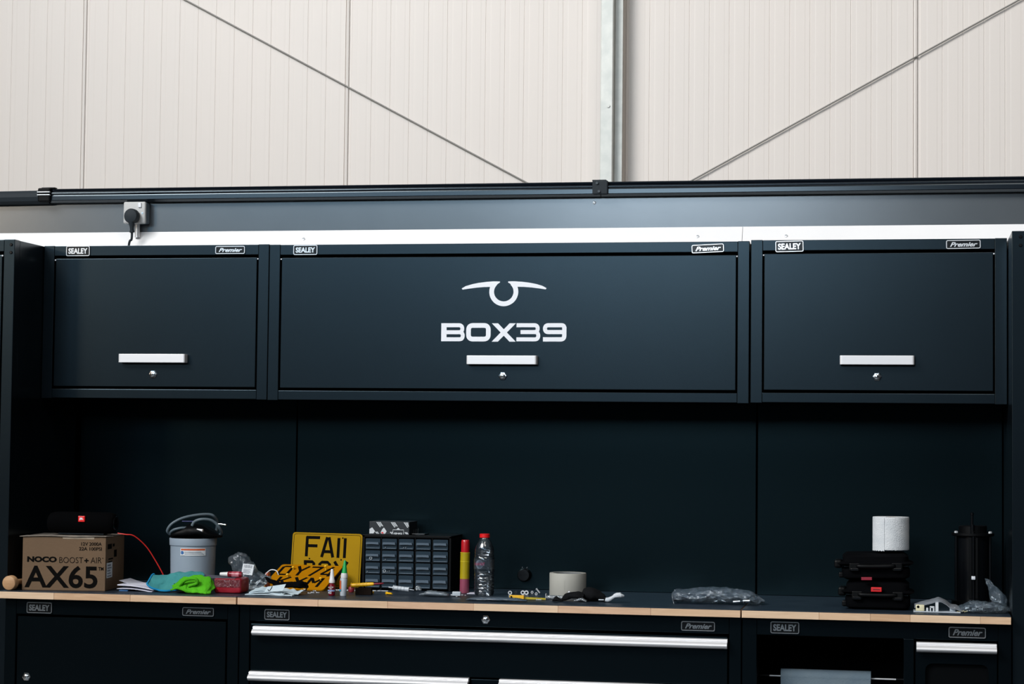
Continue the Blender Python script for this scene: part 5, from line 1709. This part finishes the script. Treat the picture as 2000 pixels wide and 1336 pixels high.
# ------------------------------------------------------------------ black gloves, white brush, bits
bm = blob(NB(), [((1.5482, 0.9327)[0], -.10, Z + .004, .002, .008), ((1.5593, 0.9412)[0], -.10, Z + .012, .010, .02), ((1.5760, 0.9471)[0], -.10, Z + .016, .009, .028), ((1.5954, 0.9489)[0], -.10, Z + .015, .010, .03), ((1.6094, 0.9465)[0], -.10, Z + .013, .008, .024)], 22, .004, 38, 17, Z + .001, 4)
M['knit'] = mat('black_glove', (0.003, 0.0035, 0.0045, 1), .85, spec=.15, bump=(700, .7))
tag(obj('black_glove', bm, M['knit'], None, True), 'arched black glove leaning on the tape roll', 'glove', 'black gloves')
bm = blob(NB(), [((1.5922, 0.9481)[0], -.07, Z + .010, .004, .01), ((1.6047, 0.9512)[0], -.07, Z + .018, .017, .03), ((1.6229, 0.9516)[0], -.07, Z + .018, .018, .036), ((1.6411, 0.9493)[0], -.07, Z + .015, .013, .03), ((1.6579, 0.9414)[0], -.07, Z + .009, .008, .02), ((1.6634, 0.9388)[0], -.07, Z + .006, .003, .012)], 24, .004, 34, 23, Z + .001, 4)
tag(obj('black_glove', bm, M['knit'], None, True), 'taller bunched black glove beside the tape roll and the white brush', 'glove', 'black gloves')
bm = blob(NB(), [((1.5267, 0.9343)[0], -.13, Z + .003, .002, .005), ((1.5364, 0.9400)[0], -.13, Z + .007, .006, .012), ((1.5448, 0.9375)[0], -.13, Z + .006, .005, .010), ((1.5531, 0.9336)[0], -.13, Z + .003, .002, .006)], 16, .0025, 60, 29, Z + .001, 4)
tag(obj('black_rag', bm, M['knit'], None, True), 'small black scrap of cloth before the clear syringe', 'rag')
bm = blob(NB(), [((1.5834, 0.9350)[0], -.12, Z + .003, .0015, .004), ((1.5945, 0.9366)[0], -.12, Z + .005, .004, .010), ((1.6014, 0.9409)[0], -.12, Z + .007, .006, .010), ((1.6181, 0.9345)[0], -.12, Z + .003, .002, .008)], 16, .002, 80, 37, Z + .001, 4)
tag(obj('crumpled_film', bm, M['foil'], None, True), 'torn piece of bright crumpled film under the arched black glove', 'wrapper')
q = (1.5604, 0.9487)
tag(obj('crumpled_film', blob(NB(), [(q[0] - .006, -.06, q[1] - .003, .002, .004), (q[0], -.06, q[1], .005, .006), (q[0] + .007, -.06, q[1] - .004, .002, .004)], 14, .002, 90, 39, None, 4), M['vinyl'], None, True), 'tiny scrap of white film caught between the tape roll and the arched glove', 'wrapper')
t = thing('brush', 'short white-bristled brush with a dark ferrule pointing away from the black gloves', 'brush', (1.66, -.11, Z))
a, b, c = (1.6484, 0.9413), (1.6664, 0.9404), (1.7174, 0.9491)
obj('shaft', cyl(NB(), (a[0], -.11, Z + .0065), (b[0], -.11, Z + .0065), .0018, 12), M['wplast'], t, True)
obj('ferrule', box(NB(), b[0] - .003, b[0] + .001, -.116, -.104, Z + .001, Z + .013, .0006), M['black'], t)
bm = blob(NB(), [(b[0] + .0012, -.11, Z + .0070, .0055, .008), (b[0] + .012, -.11, Z + .0078, .0062, .009), (b[0] + .028, -.11, c[1] - .0005, .0062, .009), (b[0] + .040, -.11, c[1] + .001, .0072, .009), (c[0] - .006, -.11, c[1], .0056, .008), (c[0], -.11, c[1] - .001, .0025, .004)], 18, .0015, 120, 41, Z + .001, 4)
obj('bristles', bm, mat('white_bristles', (.55, .58, .62, 1), .8, bump=(400, .8), vary=(60, (.45, .5, .55, 1), 1)), t, True)

# ------------------------------------------------------------------ long clear bag with metal fittings
t = thing('plastic_bag', 'long clear plastic bag holding silver fittings at the seam of two worktops', 'bag', (1.96, -.03, Z))
M['bag3'] = film('long_bag', (.80, .87, .93, 1), .4, .20, .13, 90, .9, (.22, .30, .39, 1))
yy = -.055
def SB(u, v, hz, hy, y=yy):
    a = at(u, v, -.055)
    return (a[0], y, a[1], hz, hy)
bm = blob(NB(), [SB(1312, 1163, .010, .02), SB(1319, 1163, .0155, .035), SB(1335, 1163, .0165, .045), SB(1365, 1162, .019, .05), SB(1400, 1162, .020, .052), SB(1440, 1164, .0185, .052), SB(1465, 1166, .016, .045), SB(1480, 1171, .010, .03), SB(1494, 1175, .003, .01)], 64, .0035, 30, 51, Z + .0015, 16, .009)
obj('film', bm, M['bag3'], t, True)
for k, (u0, v0, u1, v1, r) in enumerate(((1433, 1174, 1447, 1173, .0042), (1452, 1172.5, 1466, 1172, .0052), (1393, 1176, 1402, 1174, .003), (1408, 1173, 1418, 1176, .003))):
    a, b = at(u0, v0, -.085), at(u1, v1, -.085)
    a, b = (a[0], max(a[1], Z + r + .0025)), (b[0], max(b[1], Z + r + .0025))
    obj('fitting', lathe(NB(), [(0, 0), (r * .7, .0004), (r, .001), (r, (b[0] - a[0]) * .6), (r * .9, (b[0] - a[0]) * .62), (r * .95, b[0] - a[0]), (0, b[0] - a[0])], (a[0], -.112 + .03 * (k > 1), a[1]), (1, .0, (b[1] - a[1]) / (b[0] - a[0])), 20), M['chrome'], t, True)
obj('bag_seam', tube(NB(), [SB(1318, 1152, 0, 0)[:3], SB(1316, 1162, 0, 0, -.09)[:3], SB(1319, 1177, 0, 0, -.09)[:3]], .0012, 6), M['foil'], t, True)

# ------------------------------------------------------------------ two black tool cases and the white roll on them
def case(lab, c, wd, dp, ht, z, tilt, yaw, red, grp='black tool cases stacked on the bench'):
    t = thing('tool_case', lab, 'tool case', (c[0], c[1], z), grp, rot=(0, tilt, yaw), local=True)
    hw = wd / 2
    def shell(z0, z1, f0, f1, name):
        bm = NB()
        secs = []
        prof = [(f0, z0), (f0 + .012, z0 + .006), (f1, z0 + (z1 - z0) * .35), (f1, z0 + (z1 - z0) * .75), (f1 - .010, z1)]
        rows = []
        for off, zz in prof:
            P = fillet([(-hw - off, -dp / 2 - off), (hw + off, -dp / 2 - off), (hw + off, dp / 2), (-hw - off, dp / 2)], .022, True, 5)
            rows.append([bm.verts.new((a, b - .004 * math.cos(a / hw * 1.4), zz)) for a, b in P])
        for r, s in zip(rows, rows[1:]):
            for i in range(len(r)):
                j = (i + 1) % len(r)
                bm.faces.new((r[i], r[j], s[j], s[i]))
        bm.faces.new(rows[0][::-1]); bm.faces.new(rows[-1])
        return obj(name, bm, M['fabric'], t, True)
    shell(0, ht * .52, -.014, .0, 'lower_shell')
    shell(ht * .535, ht, -.002, -.003, 'lid')
    obj('parting_seam', box(NB(), -hw + .006, hw - .006, -dp / 2 + .004, dp / 2 - .004, ht * .51, ht * .545), M['rubber'], t)
    for s in (-.62, .62):
        l = obj('latch', box(NB(), hw * s - .014, hw * s + .014, -dp / 2 - .011, -dp / 2 + .004, ht * .36, ht * .66, .003), M['black'], t)
        obj('latch_tab', box(NB(), hw * s - .010, hw * s + .010, -dp / 2 - .013, -dp / 2 - .010, ht * .36, ht * .46, .001), M['blackg'], l)
    obj('handle', tube(NB(), [(-.045, -dp / 2 + .002, ht * .56), (-.043, -dp / 2 - .012, ht * .54), (0, -dp / 2 - .014, ht * .53), (.043, -dp / 2 - .012, ht * .54), (.045, -dp / 2 + .002, ht * .56)], .0055, 10, 6), M['black'], t, True)
    obj('side_grip', box(NB(), -hw - .019, -hw + .002, -dp * .22, dp * .22, ht * .42, ht * .75, .006), M['black'], t)
    obj('side_foot', box(NB(), -hw - .008, -hw + .006, -dp * .42, -dp * .30, ht * .08, ht * .3, .004), M['black'], t)
    return t


a, b = (2.3006, -0.1370), (2.4683, -0.1330)
wdc = b[0] - a[0]
cc = ((a[0] + b[0]) / 2, a[1] + .075)
zmid = (2.3788, 1.0038)[1]
ztop2 = (2.3786, 1.0773)[1]
M['redl'] = mat('bright_red_label', (.55, .004, .008, 1), .5, vary=(80, (.5, .004, .008, 1), 1))
t = case('lower black tool case with a bright red label, standing on the bench', cc, wdc, .15, zmid - Z - .001, Z + .0006, 0, 0, True)
q0, q1 = (2.3680, 0.9774), (2.3954, 0.9892)
yl = -.15 / 2 - .0185
rl = obj('red_label', box(NB(), q0[0] - cc[0], q1[0] - cc[0], yl, yl + .012, q0[1] - Z, q1[1] - Z, .0015), M['redl'], t)
rl_d = obj('label_print', box(NB(), q0[0] - cc[0] + .005, q1[0] - cc[0] - .005, yl - .0003, yl, (q0[1] + q1[1]) / 2 - Z - .001, (q0[1] + q1[1]) / 2 - Z + .0015), mat('dark_red_print', (.12, .002, .004, 1), .6, vary=(80, (.1, .002, .003, 1), 1)), rl)
t = case('upper black tool case tilted slightly on the lower one, with the white roll on top', (cc[0] - .006, cc[1] - .004), wdc + .008, .15, ztop2 - zmid - .006, zmid + .004, -.022, .03, False)
q0, q1 = (2.3405, 1.0045), (2.3679, 1.0110)
obj('red_label', box(NB(), q0[0] - cc[0] + .006, q1[0] - cc[0] + .006, yl + .001, yl + .012, q0[1] - zmid + .0 , q1[1] - zmid + .001, .0008), mat('dim_red_label', (.22, .004, .02, 1), .5, vary=(80, (.2, .004, .02, 1), 1)), t)

q = (2.4180, 1.1293)
rr = ((2.4656, 1.1302)[0] - (2.3710, 1.1285)[0]) / 2
zb2, zt2 = (2.4182, 1.0848)[1], (2.4181, 1.1703)[1]
t = thing('tissue_roll', 'embossed white paper towel roll standing on the upper black tool case', 'paper roll', (q[0], -.08, zb2))
M['towel'] = mat('embossed_white_paper', (.60, .62, .64, 1), .9, spec=.1, bump=(420, .9), vary=(30, (.52, .55, .58, 1), 1))
bm = NB()
n = 72
rows = []
for kk, (rad, zz) in enumerate([(rr * .3, zb2 + .002), (rr * .99, zb2), (rr, zb2 + .002)] + [(rr * (1 + .004 * math.sin(i * 1.7)), zb2 + (zt2 - zb2) * i / 12) for i in range(1, 12)] + [(rr, zt2 - .002), (rr * .985, zt2), (rr * .3, zt2)]):
    rows.append([bm.verts.new((q[0] + rad * math.cos(2 * PI * i / n), -.08 + rad * math.sin(2 * PI * i / n), zz + (.0012 * noise.noise(Vector((i * .9, 0, 0))) if kk in (1,) else 0))) for i in range(n)])
for r, s in zip(rows, rows[1:]):
    for i in range(n):
        j = (i + 1) % n
        bm.faces.new((r[i], r[j], s[j], s[i]))
for i in range(n):
    j = (i + 1) % n
    bm.faces.new((rows[-1][i], rows[-1][j], rows[0][j], rows[0][i]))
obj('paper', bm, M['towel'], t, True)
obj('cardboard_core', lathe(NB(), [(rr * .26, .002), (rr * .295, .002), (rr * .295, zt2 - zb2), (rr * .26, zt2 - zb2), (rr * .26, .002)], (q[0], -.08, zb2), Z3, 32), M['card'], t, True)
bm = NB()
sheet(bm, lambda u, v: Vector((q[0] + (rr + .0012) * math.sin(-1.35 + 1.0 * u), -.08 - (rr + .0012) * math.cos(-1.35 + 1.0 * u), zb2 - .001 + (zt2 - zb2 - .001) * v - .0022 * (1 - v) * abs(math.sin(u * 17)))), 24, 8, .0006)
obj('loose_sheet', bm, M['towel'], t, True)

# ------------------------------------------------------------------ black canister with rods
q = (2.6344, 1.0425)
r2 = ((2.6910, 1.0437)[0] - (2.5776, 1.0413)[0]) / 2
Yc = .12
zsh, zcol, zsp = (2.6332, 1.1241)[1], (2.6338, 1.1439)[1], (2.6331, 1.1790)[1]
t = thing('canister', 'upright black canister with tie rods, a spindle on top and a small white dot', 'canister', (q[0], Yc, Z))
obj('base_plate', lathe(NB(), [(0, .0005), (r2 * .98, .0005), (r2, .003), (r2, .012), (r2 * .9, .014), (0, .014)], (q[0], Yc, Z), Z3, 40), M['black'], t, True)
obj('body', lathe(NB(), [(0, .014), (r2 * .80, .014), (r2 * .80, zsh - Z - .008), (0, zsh - Z - .008)], (q[0], Yc, Z), Z3, 48), M['blackg'], t, True)
obj('top_plate', lathe(NB(), [(0, zsh - Z - .008), (r2 * .96, zsh - Z - .008), (r2, zsh - Z - .006), (r2, zsh - Z), (0, zsh - Z)], (q[0], Yc, Z), Z3, 40), M['black'], t, True)
obj('collar', lathe(NB(), [(0, zsh - Z), (r2 * .66, zsh - Z), (r2 * .66, zcol - Z - .002), (r2 * .62, zcol - Z), (0, zcol - Z)], (q[0], Yc, Z), Z3, 40), M['black'], t, True)
sp = obj('spindle', lathe(NB(), [(0, zcol - Z - .004), (.0035, zcol - Z - .004), (.0035, zsp - Z - .008), (.0046, zsp - Z - .007), (.0046, zsp - Z - .001), (.003, zsp - Z), (0, zsp - Z)], (q[0] - .002, Yc, Z), Z3, 20), M['blackg'], t, True)
obj('spindle_sleeve', lathe(NB(), [(.0036, 0), (.0056, 0), (.0056, zcol - zsh + .003), (.0036, zcol - zsh + .003)], (q[0] - .002, Yc - r2 * .66, zsh + .0005), Z3, 20), M['blackg'], t, True)
for k in range(6):
    a = PI / 6 + k * PI / 3
    xx, yy = q[0] + r2 * .91 * math.cos(a), Yc + r2 * .91 * math.sin(a)
    rd = obj('tie_rod', cyl(NB(), (xx, yy, Z + .012), (xx, yy, zsh + .001), .0032, 14), M['blackg'], t, True)
    obj('rod_nut', lathe(NB(), [(.0052, 0), (.0052, .0045), (.0022, .0055), (0, .0055)], (xx, yy, zsh + .0002), Z3, 6), M['steel'] if math.sin(a) < 0 and abs(math.cos(a)) > .5 else M['black'], rd)
c = at(1901, 1128.5, .12 - r2 * .8)
obj('white_dot', box(NB(), c[0] - .0052, c[0] + .0052, Yc - r2 * .91 - .0042, Yc - r2 * .8 + .002, c[1] - .0048, c[1] + .0048, .0016), M['vinyl'], t, True)
obj('front_fin', box(NB(), q[0] - .012, q[0] - .004, Yc - r2 * .88, Yc - r2 * .7, Z + .02, zsh - .010, .001), M['black'], t)
obj('front_fin', box(NB(), q[0] + .006, q[0] + .012, Yc - r2 * .88, Yc - r2 * .7, Z + .02, zsh - .010, .001), M['black'], t)

# ------------------------------------------------------------------ tray of white clips in film, crumpled bags by the cupboard
t = thing('blister_pack', 'opened milky blister pack with cream and white plastic connectors at the bench edge', 'packet', (2.50, -.16, Z))
a, b = (2.4760, 0.9327), (2.5947, 0.9318)
M['milk'] = film('milky_cover', (.7, .76, .82, 1), .4, .55, .3, 70, .6, (.40, .44, .50, 1))
obj('tray', box(NB(), a[0], b[0], -.185, -.13, Z + .0006, Z + .0036, .0008), M['wplast'], t)
Wd = b[0] - a[0]
bm = NB()
zs = [at(u, v, -.155)[1] for u, v in ((1786, 1179), (1800, 1175), (1820, 1170), (1834, 1167), (1845, 1171), (1856, 1179), (1868, 1182), (1880, 1187))]
xs = [at(u, 1180, -.155)[0] for u in (1786, 1800, 1820, 1834, 1845, 1856, 1868, 1880)]
PL = smoothpath([(x, 0, z) for x, z in zip(xs, zs)], 6)
sheet(bm, lambda u, v: (lambda p: Vector((p.x, -.178 + v * .06 + .004 * noise.noise(Vector((p.x * 60, v * 3, 1))), p.z - .0018 - .007 * (1 - v) ** 2 + .0015 * noise.noise(Vector((p.x * 90, v * 4, 2))))))(PL[min(int(u * (len(PL) - 1)), len(PL) - 1)]), 40, 8, .0011)
obj('cover_film', bm, M['milk'], t, True)
M['cream'] = mat('cream_connector', (.66, .62, .42, 1), .45, vary=(60, (.6, .56, .38, 1), 1))
c0, c1 = (2.4818, 0.9371), (2.5037, 0.9495)
cn = obj('cream_connector', box(NB(), c0[0], c1[0], -.180, -.165, Z + .0036, c1[1], .002), M['cream'], t, True)
obj('connector_hole', lathe(NB(), [(.0034, 0), (.0034, .0005), (0, .0005)], (c0[0] + .006, -.180, (c0[1] + c1[1]) / 2 + .001), (0, -1, 0), 18), M['ink'], cn)
for u0, u1, v0 in ((1809, 1813, 1187), (1816, 1818.5, 1185), (1822, 1825, 1186), (1816, 1825, 1184), (1827, 1833, 1176)):
    p0, p1 = at(u0, v0, -.176), at(u1, v0, -.176)
    lowz = Z + .0036 if (u0, u1) != (1816, 1825) else (2.5224, 0.9419)[1]
    obj('white_clip', box(NB(), p0[0], p1[0], -.179, -.172, lowz, p0[1], .0006), M['label'], t)
p0, p1 = (2.5677, 0.9442), (2.5818, 0.9445)
obj('grey_clip', box(NB(), p0[0], p1[0], -.168, -.156, Z + .0036, p0[1], .001), M['wplast'], t)
tc = (2.5894, 0.9360)
M['brassy'] = mat('brass_terminals', (.3, .27, .12, 1), .35, metal=.6, vary=(200, (.5, .52, .45, 1), 1))
for k in range(3):
    xx = at(1869 + k * 7, 1193, -.172)[0]
    tag(obj('terminal', lathe(NB(), [(0, 0), (.0016, 0), (.0022, .003), (.0016, .006), (.0024, .009), (0, .010)], (xx, -.176 + .003 * (k % 2), Z + .0035 + .001 * (k % 2)), (1, .3, .15 * (k % 3)), 10), M['brassy'], None, True), ('tiny brass terminal touching the blister pack', 'tiny brass terminal between its two twins at the bench edge', 'tiny brass terminal touching the crumpled clear bag')[k], 'terminal', 'row of tiny terminals at the bench edge')

t = thing('plastic_bag', 'crumpled clear plastic bag lying against the tall cupboard beside the blister pack', 'bag', (2.64, -.13, Z))
yy = -.135
bm = blob(NB(), [(at(1868, 1190, yy)[0], yy, Z + .006, .004, .015), (at(1880, 1186, yy)[0], yy, Z + .011, .011, .035), (at(1900, 1183, yy)[0], yy, Z + .014, .0145, .045), (at(1920, 1184, yy)[0], yy, Z + .014, .0145, .045), (at(1940, 1186, yy)[0], yy, Z + .013, .012, .042), (at(1960, 1188, yy)[0], yy, Z + .012, .009, .03), (at(1973, 1189, yy)[0], yy, Z + .011, .0025, .012)], 60, .004, 40, 61, Z + .0015, 14, .010)
M['bag4'] = film('crinkled_bag', (.82, .88, .93, 1), .38, .14, .12, 90, .9, (.22, .30, .38, 1))
obj('film', bm, M['bag4'], t, True)
p = [(2.6102, 0.9423), (2.6321, 0.9441), (2.6449, 0.9458)]
for k in range(3):
    obj('loose_part', lathe(NB(), [(0, 0), (.003, .0005), (.0035, .004), (.002, .008), (.003, .011), (0, .012)], (at(1885 + 13 * k, 1188, -.15)[0], -.15, Z + .010), (1, .3 * k - .3, .3 - .2 * k), 10), M['steel'], t, True)
t = thing('plastic_bag', 'clear bag standing with its corner pointing up in front of the canister', 'bag', (2.67, -.03, Z))
yy = -.03
bm = NB()
C0 = [(1922, 1131, .003, .003), (1927, 1135, .006, .008), (1934, 1146, .011, .012), (1942, 1160, .013, .016), (1950, 1172, .013, .018), (1958, 1182, .010, .016)]
secs = []
rows = []
ns = 40
for (u, v, wdt, dpt) in [tuple(x) for x in C0]:
    pass
P = smoothpath([(at(1922, 1130, yy)[0], 0, at(1922, 1130, yy)[1]), (at(1928, 1136, yy)[0], 0, at(1928, 1136, yy)[1]), (at(1937, 1147, yy)[0], 0, at(1937, 1147, yy)[1]), (at(1945, 1160, yy)[0], 0, at(1945, 1160, yy)[1]), (at(1951, 1172, yy)[0], 0, at(1951, 1172, yy)[1]), (at(1954, 1184, yy)[0], 0, Z + .004)], 6)
Wd = smoothpath([(.0015, .002, 0), (.0055, .004, 0), (.010, .006, 0), (.0165, .008, 0), (.0185, .010, 0), (.0185, .012, 0)], 6)
for p, d2 in zip(P, Wd):
    ring = []
    for k in range(ns):
        a = 2 * PI * k / ns
        vv = Vector((p.x + d2.x * math.cos(a) * .9, yy + d2.y * math.sin(a), p.z + d2.x * math.cos(a) * .45))
        vv += noise.noise_vector(vv * 55) * .004 + noise.noise_vector(vv * 130) * .002
        vv.z = max(vv.z, Z + .002)
        vv.x = min(vv.x, 2.7195)
        ring.append(bm.verts.new(vv))
    rows.append(ring)
for r, s in zip(rows, rows[1:]):
    for i in range(ns):
        j = (i + 1) % ns
        bm.faces.new((r[i], r[j], s[j], s[i]))
bm.faces.new(rows[0][::-1]); bm.faces.new(rows[-1])
obj('film', bm, M['bag4'], t, True)
a, b = (2.6029, 0.9497), (2.6879, 0.9491)
tag(obj('plastic_sleeve', blob(NB(), [(a[0], -.03, Z + .008, .004, .02), (a[0] + .02, -.03, Z + .0115, .008, .04), (b[0] - .02, -.03, Z + .011, .008, .04), (b[0], -.03, Z + .008, .004, .02)], 24, .002, 40, 71, Z + .0015, 5), M['bag3'], None, True), 'flat clear bag lying at the foot of the black canister', 'bag')
